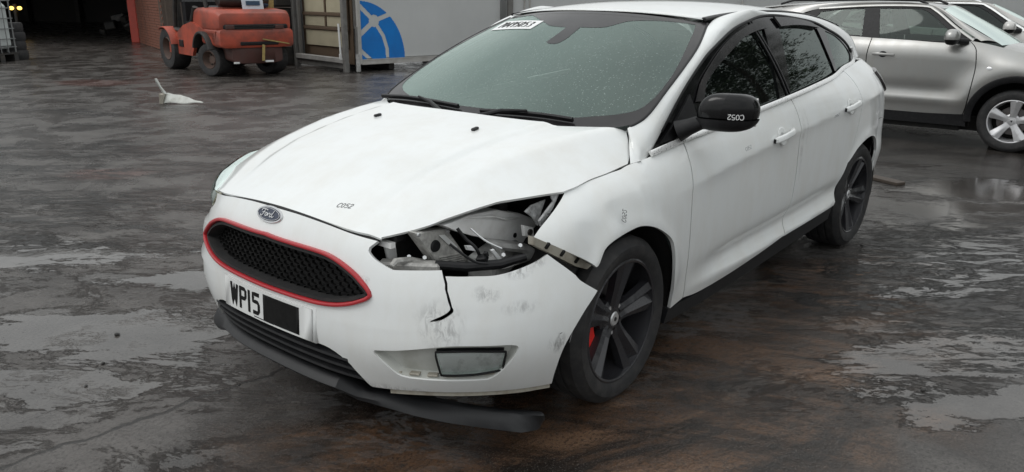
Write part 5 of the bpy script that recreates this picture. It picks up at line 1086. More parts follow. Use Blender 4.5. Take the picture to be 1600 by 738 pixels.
m_ = MB(); m_.tube([R_[1].lerp(R_[11], .15), R_[2].lerp(R_[10], .22)+nr*.02, R_[3].lerp(R_[9], .25)+nr*.014, R_[4].lerp(R_[8], .18)+nr*.001], .004, 8); m_.build('pressed_rib', 'primer', rail_o)
q = R_[8].lerp(R_[4], .22)+nr*.006; m_ = MB(); m_.tube([q, q+nr*.002], .009, 16); m_.build('locating_hole', 'ink', rail_o)
sq, n2_, c2_ = slab('captive_nut_plate', [Vector(p)+nr*.012 for p in D['square']], 'primer', .010); m_ = MB(); m_.tube([c2_+n2_*.003, c2_+n2_*.010], .011, 10); m_.build('nut', 'steel', sq)
ec, ne, ce = slab('control_module', D['ecu'], 'ecu', .035, bev=.006); Q = [Vector(p) for p in D['ecu']]
def eq(s, t): return (Q[0].lerp(Q[1], s)).lerp(Q[3].lerp(Q[2], s), t)
m_ = MB()
for k in range(5): m_.tube([eq(.18, .68+.055*k)+ne*.008, eq(.86, .68+.055*k)+ne*.008], .0035, 6)
m_.build('cooling_fin', 'ecu', ec)
m_ = MB(); m_.tube([eq(.3, .38)+ne*.002, eq(.3, .38)+ne*.013], [.022, .018], 18); m_.build('round_boss', 'black', ec)
m_ = MB(); m_.prism([eq(.60, .12)+ne*.008, eq(.78, .12)+ne*.008, eq(.90, .50)+ne*.008, eq(.72, .50)+ne*.008], ne*.002); m_.build('module_label', 'plate', ec)
m_ = MB()
for s, t in ((.06, .05), (.94, .05), (.06, .95), (.94, .95)): m_.tube([eq(s, t)+ne*.004, eq(s, t)+ne*.012], .006, 8)
m_.build('module_screw', 'silverpt', ec)
slab('lamp_bracket', D['brk'], 'primer', .006)
b_ = [Vector(p) for p in D['brk']]; m_ = MB(); m_.prism([b_[0]+Vector((.02, -.07, .0)), b_[0]+Vector((.02, .06, 0)), b_[0]+Vector((.02, .06, -.018)), b_[0]+Vector((.02, -.07, -.018))], (-.02, 0, 0)); m_.build('bracket_top', 'primer', car)
# ring-shaped support with the opening in it
def ringslab(name, outer, inner, mat, d):
    A = resample([np.array(p) for p in outer]+[np.array(outer[0])], 33)[:-1]; B_ = resample([np.array(p) for p in inner]+[np.array(inner[0])], 33)[:-1]
    k = np.argmin(np.linalg.norm(B_-A[0], axis=1)); B_ = np.roll(B_, -k, 0); dd = np.array([-.4, -.8, 0])*d
    G_ = np.stack([B_+dd, B_, (A+B_)/2+[.004, .008, 0], A, A+dd], 1); return gridobj(name, G_, mat, car, closed_u=True, angle=40)
bm_fix(ringslab('bumper_carrier', D['sup'], D['suphole'], 'greypl', .05))
lb, nl, cl_ = slab('printed_tag', D['lab'], 'sticker', .003)
slab('hose_clip', D['clip'], 'sticker', .006)
slab('broken_lamp_shard', D['shard'], 'clear', .004); slab('broken_lens_edge', D['shard2'], 'clear', .006)
bk, nb_, cb_ = slab('wing_mounting_strip', D['bracket'], 'beige', .02); kk = [Vector(p) for p in D['bracket']]
m_ = MB()
for t in (.2, .45, .7): p = kk[0].lerp(kk[2], t); m_.box(p+Vector((0, .006, -.008)), (.022, .010, .008), (0, .6, 0))
m_.build('mounting_clip', 'ink', bk)
m_ = MB(); cq = [Vector(p) for p in D['clutter']]
m_.tube(cq, [.008, .012, .010, .012, .007], 8); m_.box(cq[2]+Vector((0, 0, -.02)), (.05, .20, .03), (0, 0, .6), .008); m_.build('lamp_carrier', 'ecu', car)
rr_ = random.Random(3)
hz_ = MB()
for k in range(7):
    a = Vector((.60-.05*k, .50+.035*k, .70+.02*rr_.random())); hz_.tube([a, a+Vector((-.05, .06, .03-.06*rr_.random())), a+Vector((-.02, .12, -.04)), a+Vector((-.10, .16, -.02-.05*rr_.random()))], .006+.006*rr_.random(), 8)

def wire(pts, r, name, mat, n=6): m__ = MB(); m__.tube(crom(pts, .012), r, n); return m__.build(name, mat, car)
W = lambda a, b, d: on(a, b, d)
def on(px_, py_, y_):
    return Vector((px_, y_, py_))
wire([(.655, .66, .735), (.63, .70, .70), (.60, .72, .675), (.57, .745, .668)], .0045, 'lamp_cable', 'black'); wire([(.60, .64, .77), (.585, .665, .735), (.57, .69, .71), (.555, .70, .672)], .006, 'lamp_cable', 'black'); wire([(.56, .66, .765), (.545, .685, .74), (.53, .715, .72), (.50, .74, .70)], .0035, 'lamp_cable', 'silverpt')
cn_ = MB(); cn_.box((.56, .71, .675), (.03, .035, .022), (.2, .3, .4), .004).box((.555, .722, .69), (.012, .014, .02), (.2, .3, .4), .002); cn_.build('cable_plug', 'black', car)
for p_ in ((.665, .555, .668), (.70, .52, .672), (.44, .765, .70), (.50, .745, .678)): bl_ = MB(); bl_.tube([p_, (p_[0]+.004, p_[1]+.006, p_[2]+.005)], .007, 6); bl_.build('fixing_bolt', 'silverpt', car)

hz_ = MB(); hz_.tube([(.50, .60, .79), (.47, .64, .74), (.46, .66, .70)], .009, 8).tube([(.42, .62, .70), (.40, .70, .66), (.36, .74, .64)], .007, 8); None
hz_ = MB(); hz_.tube([(.66, .60, .655), (.60, .68, .650), (.52, .75, .655), (.44, .79, .668)], [.014, .016, .016, .012], 10); hz_.build('bumper_beam_foam', 'black', car)
bx = MB(); bx.box((.52, .42, .60), (.30, .02, .34)).box((.08, .57, .60), (.02, .34, .40)).box((.44, .58, .52), (.34, .30, .02)); bx.build('lamp_bay_shade_sheet', 'inner', car)  # black sheets added so the open lamp bay looks dark inside
bx = MB(); bx.box((.38, .60, .60), (.24, .10, .10), (0, 0, .35), .01); bx.build('chassis_leg', 'greypl', car)
# ---- far headlamp (still fitted)
HG = []
hb = [(2.02, .735), (2.26, .68), (2.9, .655), (3.6, .658), (4.3, .678), (4.9, .705)]
hh = [(.776, .486), (.709, .526), (.60, .606), (.46, .675), (.33, .728), (.205, .768)]
for (bu_, hd_) in zip(crom(hb, .12), resample([np.array((*p, 0)) for p in hh], len(crom(hb, .12)))):
    a_ = bumper(np.array(-bu_[0]), np.array(bu_[1])); b_ = hood(np.array(hd_[0]), np.array(-hd_[1])); nn_ = np.array([.45, -.62, .62]); qs = len(HG)/len(crom(hb, .12)); HG.append([a_+(b_-a_)*t+nn_*.11*4*t*(1-t)*.5*math.sin(PI*min(1, .02+qs))**.7 for t in np.linspace(0, 1, 9)])
gridobj('headlamp', np.array(HG), 'lampyel', car); hl2 = np.array(HG)-np.array([.02, -.02, .015]); gridobj('headlamp_reflector', hl2, 'lampin', car)
# ---- badge on the nose
bd = empty('oval_badge'); bd.parent = car
(bc,), (bn,) = on_surf(bumper, [(-.045, .748)], 0, (0, 0, .5)); bt_ = np.array([0., 1, 0]); bu2 = np.cross(bn, bt_)*-1; bu2 = bu2*np.sign(bu2[2])
def oval(name, rx, ry, h0_, h1_, mat):
    ring = []
    for (k, h) in ((1.0, h0_), (1.0, h1_*.6), (.97, h1_), (.0, h1_+.0008)): ring.append([bc+bt_*rx*k*math.cos(a)+bu2*ry*k*math.sin(a)+bn*h for a in np.linspace(0, 2*PI, 41)])
    o = gridobj(name, np.array(ring), mat, bd, angle=40); bm_fix(o)
oval('badge_rim', .074, .030, -.004, .005, 'silverpt'); oval('badge_field', .067, .0245, .003, .0062, 'badge')
oval_ring = [bc+bt_*.0625*math.cos(a)+bu2*.0205*math.sin(a)+bn*.0075 for a in np.linspace(0, 2*PI, 40, endpoint=False)]
ribbon('badge_line', oval_ring, np.tile(bn, (40, 1)), rrect(.0016, .0012), 'silverpt', bd, closed=True)
script = [[(-.040, .006), (-.036, .013), (-.020, .014), (-.006, .012)], [(-.022, .013), (-.028, -.004), (-.036, -.012), (-.042, -.008)], [(-.034, .001), (-.018, .003)],
          [(-.012, .003), (-.017, -.003), (-.014, -.009), (-.008, -.007), (-.006, 0), (-.012, .003)], [(-.004, .002), (-.003, -.008), (.001, -.001), (.006, .003), (.009, .001)],
          [(.020, .002), (.012, .000), (.010, -.007), (.016, -.009), (.022, -.002)], [(.030, .015), (.024, .004), (.021, -.006), (.026, -.009), (.034, -.004)]]
for st in script:
    P = [bc+bt_*a+bu2*b+bn*.0082 for a, b in crom(st, .003)]; ribbon('badge_script', P, np.tile(bn, (len(P), 1)), rrect(.0034, .0014), 'silverpt', bd)
# ---- pen marks, scuffs and the grease patch
def place_on(S, o_, ds, dt, centre=CC):
    o_ = np.array(o_, float)
    def f(s, t):
        uv = o_+np.array(ds)*s+np.array(dt)*t; X, n_ = on_surf(S, [uv], 0, centre); return X[0], n_[0]
    return f
write('pen_mark', 'C052', place_on(hood, (.757, .235), (-.25, .97), (-.95, 0), (0, 0, .3)), 'marker', car, .0125, .018, .0016, gap=.25)
write('pen_mark', 'C052', place_on(side, (.030, .722), (-.60, .75), (-.8, -.5)), 'marker', car, .010, .020, .0017, gap=.25)
write('pen_mark', 'C052', place_on(side, (-.955, .833), (-.97, .10), (.1, .95)), 'faint', car, .013, .015, .0018, gap=.25)
write('pen_mark', 'C052', place_on(side, (-2.03, .865), (-.97, .12), (.1, .95)), 'faint', car, .014, .015, .0016, gap=.25)
def mirror_place(s, t):
    y = 1.052-s*1.0; z = 1.048-t; a = (y-.975); x = -.575+.062*(max(0, 1-(abs(a)/.118)**3))**(1/3)-.22*a-.16*max(0, a-.02)+.004; return np.array([x, y, z]), np.array([.97, .2, .1])
write('pen_mark', 'C052', mirror_place, 'wmarker', car, .0115, .018, .0028, gap=.22, lift=.002)
def smear(uvs, S, mat, name, width, centre=CC, sc_=1):
    P, Nn = on_surf(S, crom([np.array(p) for p in uvs], .01*sc_), .0006, centre); ribbon(name, P, Nn, [(-width/2, 0), (width/2, 0), (width/3, .0006), (-width/3, .0006)], mat, car, taper=lambda t: .25+.75*math.sin(PI*min(1, max(0, t)))*(0.8+.2*math.sin(9*t)))
B0 = (0, 0, .5)
fx_ = lambda pts: pts
rs = random.Random(11)
for (u, z, du, dz, w_, mt) in ((4.42, .662, .10, .006, .004, 'scuff'), (4.58, .656, .05, -.004, .005, 'scuffdk'), (4.30, .620, .05, .004, .004, 'scuffdk'), (3.22, .60, .06, .004, .003, 'scuffdk'), (5.25, .40, .02, .035, .003, 'scuff'), (5.02, .44, .05, .003, .003, 'scuffdk')):
    smear([(u, z), (u+du*.4, z+dz*.6+.001), (u+du, z+dz)], bumper, mt, 'scrape_mark', w_, B0, 2)
# faint curved scratches on the corner
smear([(3.85, .545), (4.0, .560), (4.15, .580)], bumper, 'scuff', 'scrape_mark', .003, B0); smear([(3.9, .538), (4.05, .556), (4.2, .574)], bumper, 'scuff', 'scrape_mark', .002, B0)


# ================================================================== ground
gm = MB(); gm.add([(-300, -300, 0), (300, -300, 0), (300, 300, 0), (-300, 300, 0)], [(0, 1, 2, 3)]); g_ = gm.build('ground', 'ground', None, smooth=False); tag(g_, kind='structure')

# ================================================================== parked cars on the right
def crossover(name, label, paint, o, yaw, s, sz, chromed, dj, seed=0, dark=True):
    root = empty(name, o, yaw, (s, s, s*sz)); tag(root, label, 'car'); CJ = (-1.3, 0, .7)
    def yw(x): return nspline([-3.3, -2.9, -2.4, -1.2, -.4, .3, .6, .78], [.78, .86, .875, .875, .875, .86, .80, .70], x)
    def zbl(x): return nspline([-3.3, -2.5, -1.6, -.52, 0, .5, .8], [1.24, 1.22, 1.165, 1.145, 1.06, .98, .90], x)
    def js(x, z):
        x, z = np.broadcast_arrays(np.asarray(x, float), np.asarray(z, float)); b = zbl(x); w_ = yw(x)
        y = w_-.075*np.clip((z-b+.20)/.20, 0, 1.3)**2-.02*np.clip((.5-z)/.3, 0, 1)+.014*np.exp(-((z-.50)/.05)**2)*sst(-.35, -.8, x)*sst(-2.4, -1.8, x)-.012*np.exp(-((z-.62)/.07)**2)*sst(-.35, -.8, x)*sst(-2.4, -1.8, x)
        for cx in (0, -2.53): r = np.hypot(x-cx, z-.36); y = y+.045*np.exp(-((r-.50)/.14)**2)*sst(.3, .6, z)*sst(1.15, .95, z)
        return np.stack([x, -y, z], -1)
    def ju(x, z):
        x, z = np.broadcast_arrays(np.asarray(x, float), np.asarray(z, float)); return np.stack([x, -(.795-.42*(z-1.12)-.2*np.clip(z-1.12, 0, 1)**2), z], -1)
    def jh(x, y):
        x = np.asarray(x, float); y = np.asarray(y, float); z = nspline([-.35, -.1, .2, .5, .72, .82], [1.165, 1.13, 1.08, 1.01, .92, .84], x)-.03*(np.abs(y)/.75)**2-.05*np.clip((np.abs(y)-.5)/.25, 0, 1.2)**2; return np.stack(np.broadcast_arrays(x, y, z), -1)
    for S in (js, flip(js)):
        arch = [(.415*math.cos(math.radians(a)), .36+.42*math.sin(math.radians(a))) for a in range(-8, 189, 14)]
        panel('front_wing', S, outline([[(-.530, 1.165), (-.3, 1.125), (0, 1.055), (.5, .965), (.66, .93)], [(.66, .93), (.70, .7), (.66, .45)], [(.66, .45), (.43, .40)], arch[:-1], [(-.413, .40), (-.468, .37)], [(-.468, .37), (-.443, .50), (-.418, .85), (-.437, 1.03), (-.463, 1.10), (-.530, 1.165)]], .03), paint, root, step=.05, centre=CJ)
        dpan = panel('front_door', S, outline([[(-1.545, 1.162), (-1.15, 1.150), (-.75, 1.135), (-.540, 1.165)], [(-.540, 1.165), (-.473, 1.10), (-.447, 1.03), (-.428, .85), (-.453, .50), (-.478, .37)], [(-.478, .37), (-.9, .355), (-1.45, .355)], [(-1.45, .355), (-1.50, .6), (-1.56, .9), (-1.545, 1.162)]], .03), paint, root, step=.045, centre=CJ)
        panel('rear_door', S, outline([[(-1.555, 1.162), (-2.0, 1.185), (-2.30, 1.21)], [(-2.30, 1.21), (-2.34, 1.0), (-2.30, .86), (-2.12, .70), (-2.0, .36)], [(-2.0, .36), (-1.46, .355)], [(-1.46, .355), (-1.51, .6), (-1.57, .9), (-1.555, 1.162)]], .03), paint, root, step=.05, centre=CJ)
        arch2 = [(-2.53+.415*math.cos(math.radians(a)), .36+.42*math.sin(math.radians(a))) for a in range(-8, 160, 14)]
        panel('rear_wing', S, outline([[(-2.31, 1.21), (-2.9, 1.235), (-3.2, 1.24)], [(-3.2, 1.24), (-3.24, .9), (-3.18, .45)], [(-3.18, .45), (-2.95, .40)], arch2[::-1][1:-1], [(-2.115, .45), (-2.12, .69)], [(-2.12, .69), (-2.31, .86), (-2.35, 1.0), (-2.31, 1.21)]], .03), paint, root, step=.05, centre=CJ)
        for cx in (0, -2.53):
            A = [(cx+.425*math.cos(math.radians(a)), .36+.43*math.sin(math.radians(a))) for a in range(-12, 193, 8)]
            P, Nn = on_surf(S, A, .006, CJ); ribbon('arch_cladding', P, Nn, rrect(.075, .030, .4), 'black', root)
            R_ = [[(cx+.42*math.cos(math.radians(a)), y*(-1 if S is js else 1), .36+.42*math.sin(math.radians(a))) for y in (.45, .65, .84)] for a in np.linspace(-15, 195, 20)]
            gridobj('wheel_well', np.array(R_), 'well', root, solid=.006)
            k_ = MB(); k_.lathe([(.42, .46*(-1 if S is js else 1)), (.02, .45*(-1 if S is js else 1))], 24, 'Y', (cx, 0, .36)); k_.build('well_wall', 'well', root)
        panel('sill_cladding', S, outline([[(-.44, .375), (-.9, .352), (-2.1, .352)], [(-2.1, .352), (-2.1, .24)], [(-2.1, .24), (-.43, .24)], [(-.43, .24), (-.44, .375)]], .04), 'black', root, step=.08, offset=.004, flange=.06, centre=CJ)
        # doors: handle
        h_ = empty('door_handle'); h_.parent = root; P, Nn = on_surf(S, [(-1.50, .985), (-1.44, .985), (-1.33, .982), (-1.27, .98)], 0, CJ); P = P+Nn*np.array([.010, .034, .034, .010])[:, None]
        ribbon('handle_bar', np.array(crom(P, .02)), np.tile(Nn[1], (len(crom(P, .02)), 1)), rrect(.030, .016, .45), paint, h_)
        P, Nn = on_surf(S, [(-1.39+.045*math.cos(a), .985+.035*math.sin(a)) for a in np.linspace(0, 2*PI, 20)], .0015, CJ); c0_, _ = on_surf(S, [(-1.39, .985)], .001, CJ); mk('handle_cup', list(P)+[c0_[0]], [(i, i+1, 20) for i in range(19)], 'black', h_)
        # glasshouse
        US = ju if S is js else flip(ju)
        gf = outline([[(-1.475, 1.165), (-1.552, 1.492)], [(-1.552, 1.492), (-1.31, 1.495), (-1.10, 1.490), (-1.0, 1.445), (-.88, 1.36), (-.70, 1.21)], [(-.70, 1.21), (-.72, 1.150)], [(-.72, 1.150), (-1.1, 1.155), (-1.475, 1.165)]], .03)
        gr_ = outline([[(-1.675, 1.180), (-1.715, 1.488)], [(-1.715, 1.488), (-1.95, 1.478), (-2.22, 1.445)], [(-2.22, 1.445), (-2.36, 1.25)], [(-2.36, 1.25), (-2.0, 1.20), (-1.675, 1.180)]], .03)
        panel('window_surround', US, outline([[(-.50, 1.160), (-.70, 1.290), (-.95, 1.470), (-1.09, 1.522)], [(-1.09, 1.522), (-1.65, 1.520), (-2.25, 1.480), (-2.55, 1.32)], [(-2.55, 1.32), (-2.3, 1.215), (-1.6, 1.160), (-.9, 1.142), (-.50, 1.160)]], .04), 'black' if not chromed else 'black', root, holes=[gf, gr_], step=.08, flange=.015, centre=CJ)
        panel('front_door_glass', US, grow(gf, .006), 'sideglass' if not dark else 'dkglass', root, step=.10, flange=0, offset=-.006, centre=CJ)
        panel('rear_door_glass', US, grow(gr_, .006), 'sideglass' if not dark else 'dkglass', root, step=.10, flange=0, offset=-.006, centre=CJ)
        P, Nn = on_surf(US, crom([(-.50, 1.165), (-.70, 1.295), (-.95, 1.475), (-1.10, 1.520), (-1.65, 1.518), (-2.25, 1.478)], .05), .008, CJ); ribbon('window_trim', P, Nn, rrect(.026 if chromed else .028, .012), 'chrome' if chromed else paint, root)
        if chromed: P, Nn = on_surf(US, crom([(-.50, 1.155), (-.9, 1.140), (-1.6, 1.157), (-2.3, 1.212)], .05), .008, CJ); ribbon('window_trim', P, Nn, rrect(.024, .012), 'chrome', root)
        # pillar and roof edge
        A1 = resample([np.array(p) for p in ((-.22, -.735, 1.125), (-.50, -.70, 1.27), (-.75, -.645, 1.405), (-.93, -.59, 1.495), (-1.3, -.58, 1.545), (-1.9, -.575, 1.545), (-2.5, -.56, 1.525), (-3.05, -.53, 1.48))], 50)
        A2 = resample([ju(np.array(a), np.array(b)) for a, b in ((-.43, 1.165), (-.66, 1.300), (-.90, 1.465), (-1.10, 1.530), (-1.5, 1.532), (-2.0, 1.512), (-2.4, 1.44), (-2.75, 1.24))], 50)
        Gp = []
        for a, b in zip(A1, A2):
            Gp.append([a+(b-a)*t+np.array([.0, -.35, .9])*.035*4*t*(1-t)*.8 for t in np.linspace(0, 1, 8)])
        sg = 1 if S is js else -1; oo = gridobj('pillar_rail', np.array(Gp)*[1, sg, 1], paint, root); bm_fix(oo)
        rrl = MB(); rrl.tube([(x, .57*(-sg), z) for x, z in ((-1.05, 1.545), (-1.15, 1.585), (-1.8, 1.595), (-2.6, 1.575), (-2.75, 1.53))], .014, 8); rrl.build('roof_rail', 'black' if not chromed else 'chrome', root)
        mr = empty('door_mirror'); mr.parent = root; R_ = []
        for j in range(11):
            ph = -1.50+3.0*j/10; R_.append([((-.68+.075*math.copysign(abs(math.cos(a))**.75, math.cos(a))*math.cos(ph)**.6-.2*(-sg*0+0)), (-sg)*(.985+.125*math.copysign(abs(math.sin(a))**.75, math.sin(a))*math.cos(ph)**.6), 1.205+.085*math.sin(ph)) for a in np.linspace(0, 2*PI, 21)])
        R_ = np.array(R_); oo = gridobj('mirror_cap', R_[4:], paint, mr); bm_fix(oo); oo = gridobj('mirror_base', R_[:5], 'black', mr); bm_fix(oo)
        t_ = MB(); t_.tube([(-.56, -sg*.80, 1.155), (-.62, -sg*.87, 1.16), (-.66, -sg*.93, 1.165)], [.04, .034, .03], 10); t_.build('mirror_arm', 'black', mr)
        wl = wheel((0, -sg*(.875-.11), .334), 0, math.radians(95), -sg, parent=root, mats=('tyre', 'alloy', 'disc'), R=.334, rr=.228, wd=.108, cap='alloy', spokes='flat')
        wl = wheel((-2.53, -sg*(.875-.11), .334), 0, math.radians(50), -sg, parent=root, mats=('tyre', 'alloy', 'disc'), R=.334, rr=.228, wd=.108, cap='alloy', spokes='flat')
        P, Nn = on_surf(S, [(-.287+.030*math.cos(a), .885+.017*math.sin(a)) for a in np.linspace(0, 2*PI, 16)], .004, CJ); c0_, _ = on_surf(S, [(-.287, .885)], .010, CJ); mk('side_repeater', list(P)+[c0_[0]], [(i, i+1, 16) for i in range(15)], 'silverpt', root)
    ho = [[(-.25, .735), (-.20, .6), (-.15, .3), (-.13, 0)], ]
    ht = [(-.13, 0), (-.15, .3), (-.20, .6), (-.25, .735)]; hsd = [(-.25, .735), (.1, .745), (.45, .70), (.66, .62)]; hf = [(.66, .62), (.78, .35), (.82, 0)]
    mm = lambda q: [(a, -b) for a, b in q][::-1]
    panel('bonnet', jh, outline([ht, hsd, hf, mm(hf), mm(hsd), mm(ht)], .05), paint, root, step=.08, centre=(-.3, 0, .3))
    WG = []
    for t in np.linspace(0, 1, 12):
        row = []
        for u in np.linspace(-1, 1, 17):
            bx_ = -.16-.07*abs(u)**2.2; tx = -.88-.06*abs(u)**2; row.append((bx_+(tx-bx_)*t, (.725+(.585-.725)*t)*u, (1.125+(1.525-1.125)*t)-.03*t*u*u+.06*t*(1-t)))
        WG.append(row)
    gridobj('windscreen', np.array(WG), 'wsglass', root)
    RG = [[(x, .575*s_, nspline([-3.08, -2.5, -1.7, -1.2, -.93], [1.50, 1.555, 1.575, 1.565, 1.525], np.array(x))-.03*s_*s_) for s_ in np.linspace(-1, 1, 13)] for x in np.linspace(-.88, -3.08, 24)]
    gridobj('roof_skin', np.array(RG), paint, root, solid=.004)
    fr_ = []
    for z, xc, hw in ((.22, .74, .70), (.35, .80, .76), (.5, .84, .80), (.65, .84, .82), (.8, .82, .80), (.9, .80, .74), (.955, .70, .66)):
        fr_.append([(xc-(xc-.60)*abs(s_)**4, hw*s_*(1+.05*(1-abs(s_))), z) for s_ in np.linspace(-1, 1, 21)])
    gridobj('front_bumper', np.array(fr_), paint, root)
    tl = []
    for z, xc, hw in ((.24, -3.2, .72), (.4, -3.28, .80), (.7, -3.30, .84), (.95, -3.26, .84), (1.15, -3.2, .78), (1.24, -3.17, .72), (1.48, -3.05, .56)):
        tl.append([(xc+(-3.12-xc)*abs(s_)**4+(0 if z < 1.2 else 0), hw*s_, z) for s_ in np.linspace(-1, 1, 21)])
    gridobj('tailgate', np.array(tl), paint, root)
    f_ = MB(); f_.box((-1.25, 0, .26), (3.6, 1.40, .16)).box((-1.25, 0, .36), (1.5, 1.6, .36)).box((.2, 0, .6), (.1, 1.2, .6)); f_.build('underbody', 'well', root)
    for y in (.38, -.38):
        s_ = MB(); s_.box((-1.35, y, .68), (.5, .48, .16), None, .05).box((-1.62, y, .98), (.14, .46, .58), (0, -.28, 0), .06).box((-1.74, y, 1.34), (.09, .25, .18), (0, -.15, 0), .05); s_.build('front_seat', 'seat', root)
    s_ = MB(); s_.box((-2.35, 0, .68), (.5, 1.2, .16), None, .05).box((-2.62, 0, .95), (.14, 1.2, .55), (0, -.28, 0), .06); s_.build('rear_bench', 'seat', root)
    s_ = MB(); s_.box((-.50, 0, 1.02), (.42, 1.3, .14), None, .05); s_.build('dashboard', 'seat', root)
    return root
jo, jyaw, jsc = D['jfr'][0], D['jfr'][1], D['jfr'][2]
crossover('silver_crossover', 'silver compact crossover with black wheel-arch cladding parked beyond the white hatchback', 'silver', (jo[0], jo[1], 0), jyaw, jsc, 1, False, None, dark=False)
crossover('pale_estate_car', 'pale silver car with chrome window line parked behind the silver crossover', 'pale', PALE[0], PALE[1], 1.05, PALE[2], True, None)

# ================================================================== far yard
def at_wall(o, ax, s, z, off=0):
    a = Vector((math.cos(ax), math.sin(ax), 0)); n_ = Vector((math.sin(ax), -math.cos(ax), 0)); return Vector(o)+a*s+Vector((0, 0, z))+n_*off
# grey-white box body with the blue roundel
TA = (-8.1, -10.5); TYAW = TRAIL_YAW
tr = empty('box_trailer', (TA[0], TA[1], 0), TYAW); tag(tr, 'grey white box trailer with part of a blue globe logo beside the open crate body', 'trailer')
LT = 3.8
b_ = MB(); b_.box((LT/2, 1.22, 1.50), (LT, 2.40, 2.50), None, .02); b_.build('side_panel', 'trailer', tr)
b_ = MB(); b_.box((LT/2, 0.004, .20), (LT, .06, .10), None, .01).box((LT/2, -.022, .245), (LT, .02, .02)).box((LT/2, -.022, .165), (LT, .02, .03)); b_.build('lower_rail', 'trailrail', tr)
b_ = MB(); b_.box((.0, .0, 1.45), (.10, .10, 2.6), None, .02); b_.build('corner_post', 'trailrail', tr)
b_ = MB(); b_.box((-.055, -.02, .45), (.04, .05, .90), None, .01); b_.box((-.075, 0, 1.6), (.02, .04, 1.5)); b_.build('door_hinge_bar', 'greymetal', tr)
b_ = MB(); b_.tube([(-.05, -.03, .02), (-.05, -.03, .36)], .045, 10); b_.build('rubber_buffer', 'greypl', tr)
for x in (.9, 3.2): b_ = MB(); b_.box((x, 1.2, .09), (.14, 2.0, .18), None, .01); b_.build('support_leg', 'steel', tr)
# roundel: quarter disc made of blue pieces with the panel showing between them
lx0, lz0, lr = .055, .255, 1.0
def q_in(x, z): return x >= lx0 and z >= lz0 and ((x-lx0)/(1.06*lr))**2+((z-lz0)/(1.13*lr))**2 <= 1
lines = [((.39, 1.0), (.02, 1.33), .045), ((.39, 1.0), (.90, 1.17), .045), ((.39, 1.0), (-.05, .66), .05), ((.39, 1.0), (.60, .70), .04), ((.60, .70), (.68, .45), .04), ((.68, .45), (.69, .2), .04), ((.0, .47), (.30, .22), .04)]
cells = MB(); nS = 120; sx = .95/nS
def q_keep(x, z):
    if not q_in(x, z): return False
    if math.hypot(x-.39, z-1.0) < .12: return False
    for (a, b, w_) in lines:
        ax_, az, bx_, bz_ = a[0], a[1], b[0], b[1]; t = max(0, min(1, ((x-ax_)*(bx_-ax_)+(z-az)*(bz_-az))/((bx_-ax_)**2+(bz_-az)**2)))
        if math.hypot(x-ax_-t*(bx_-ax_), z-az-t*(bz_-az)) < w_: return False
    return True
hN = 1/110
xs_ = np.arange(0, 1.20, hN)
for z in np.arange(lz0, 1.40, hN):
    run = None
    for x in list(xs_)+[9]:
        k = q_keep(x, z) if x < 9 else False
        if k and run is None: run = x
        if not k and run is not None:
            cells.add([(run-hN/2, -.0, z-hN/2), (x-hN/2, -.0, z-hN/2), (x-hN/2, -.0, z+hN/2), (run-hN/2, -.0, z+hN/2), ], [(0, 1, 2, 3)]); run = None
for i, v in enumerate(cells.V): cells.V[i] = (v[0], .0165, v[2])
lg = cells.build('blue_logo', 'blue', tr, smooth=False)
# second grey body behind the white car
tr2 = empty('grey_container', (CONT[0], CONT[1], 0), CONT[2]); tag(tr2, 'long pale grey container standing behind the white hatchback roof', 'container')
b_ = MB(); b_.box((9, 1.25, 1.45), (18, 2.4, 2.5), None, .02); b_.build('side_panel', 'trailer', tr2)
b_ = MB(); b_.box((0, .0, 1.4), (.12, .12, 2.7), None, .02); b_.build('corner_post', 'greymetal', tr2)
for x in (.35, .48, 3, 6, 9, 12, 15, 17.8): b_ = MB(); b_.box((x, .03, 1.45), (.03, .05, 2.4), None, .008); b_.build('panel_seam', 'trailrail', tr2)
b_ = MB(); b_.box((9, .0, .18), (18, .08, .12)); b_.build('lower_rail', 'greymetal', tr2); b_ = MB(); b_.box((9, 1.2, .07), (17.6, 1.6, .14)); b_.build('base_skid', 'steel', tr2)
# open crate body with cream boards
cr_ = empty('crate_body', (CRATE[0], CRATE[1], 0), CRATE[2]); tag(cr_, 'open grey metal frame body lined with cream boards between brown battens', 'trailer')
CW = CRATE[3]
b_ = MB(); b_.box((-.02, 0, 1.15), (.10, .10, 2.3), None, .01).box((.12, .03, 1.2), (.07, .07, 2.2), None, .01); b_.build('frame_post', 'greymetal', cr_)
b_ = MB(); b_.box((CW, 0, 1.15), (.10, .10, 2.3), None, .01); b_.build('frame_post', 'greymetal', cr_)
b_ = MB(); b_.box((CW/2, 0, .23), (CW, .10, .10), None, .01); b_.build('bottom_rail', 'trailrail', cr_)
b_ = MB(); b_.box((CW/2, .05, .12), (CW, .08, .12), None, .01); b_.build('kick_plate', 'greymetal', cr_)
b_ = MB(); b_.box((CW/2, .08, 2.28), (CW, .1, .1), None, .01); b_.build('top_rail', 'greymetal', cr_)
xl, xr = .16, CW-.14; xm = xl+(xr-xl)*.52
for (x0, x1, z0, z1) in ((xl, xr, .47, .79), (xl, xm-.03, .87, 1.08), (xm+.03, xr, .87, 1.08), (xl, xm-.03, 1.15, 1.55), (xm+.03, xr, 1.15, 1.55), (xl, xm-.03, 1.62, 2.15), (xm+.03, xr, 1.62, 2.15)):
    b_ = MB(); b_.box(((x0+x1)/2, .16, (z0+z1)/2), (x1-x0, .02, z1-z0), None, .006); b_.build('cream_board', 'cream', cr_)
for z in (.83, 1.115, 1.585):
    b_ = MB(); b_.box(((xl+xr)/2, .14, z), (xr-xl+.1, .05, .065), None, .008); b_.build('batten', 'batten', cr_)
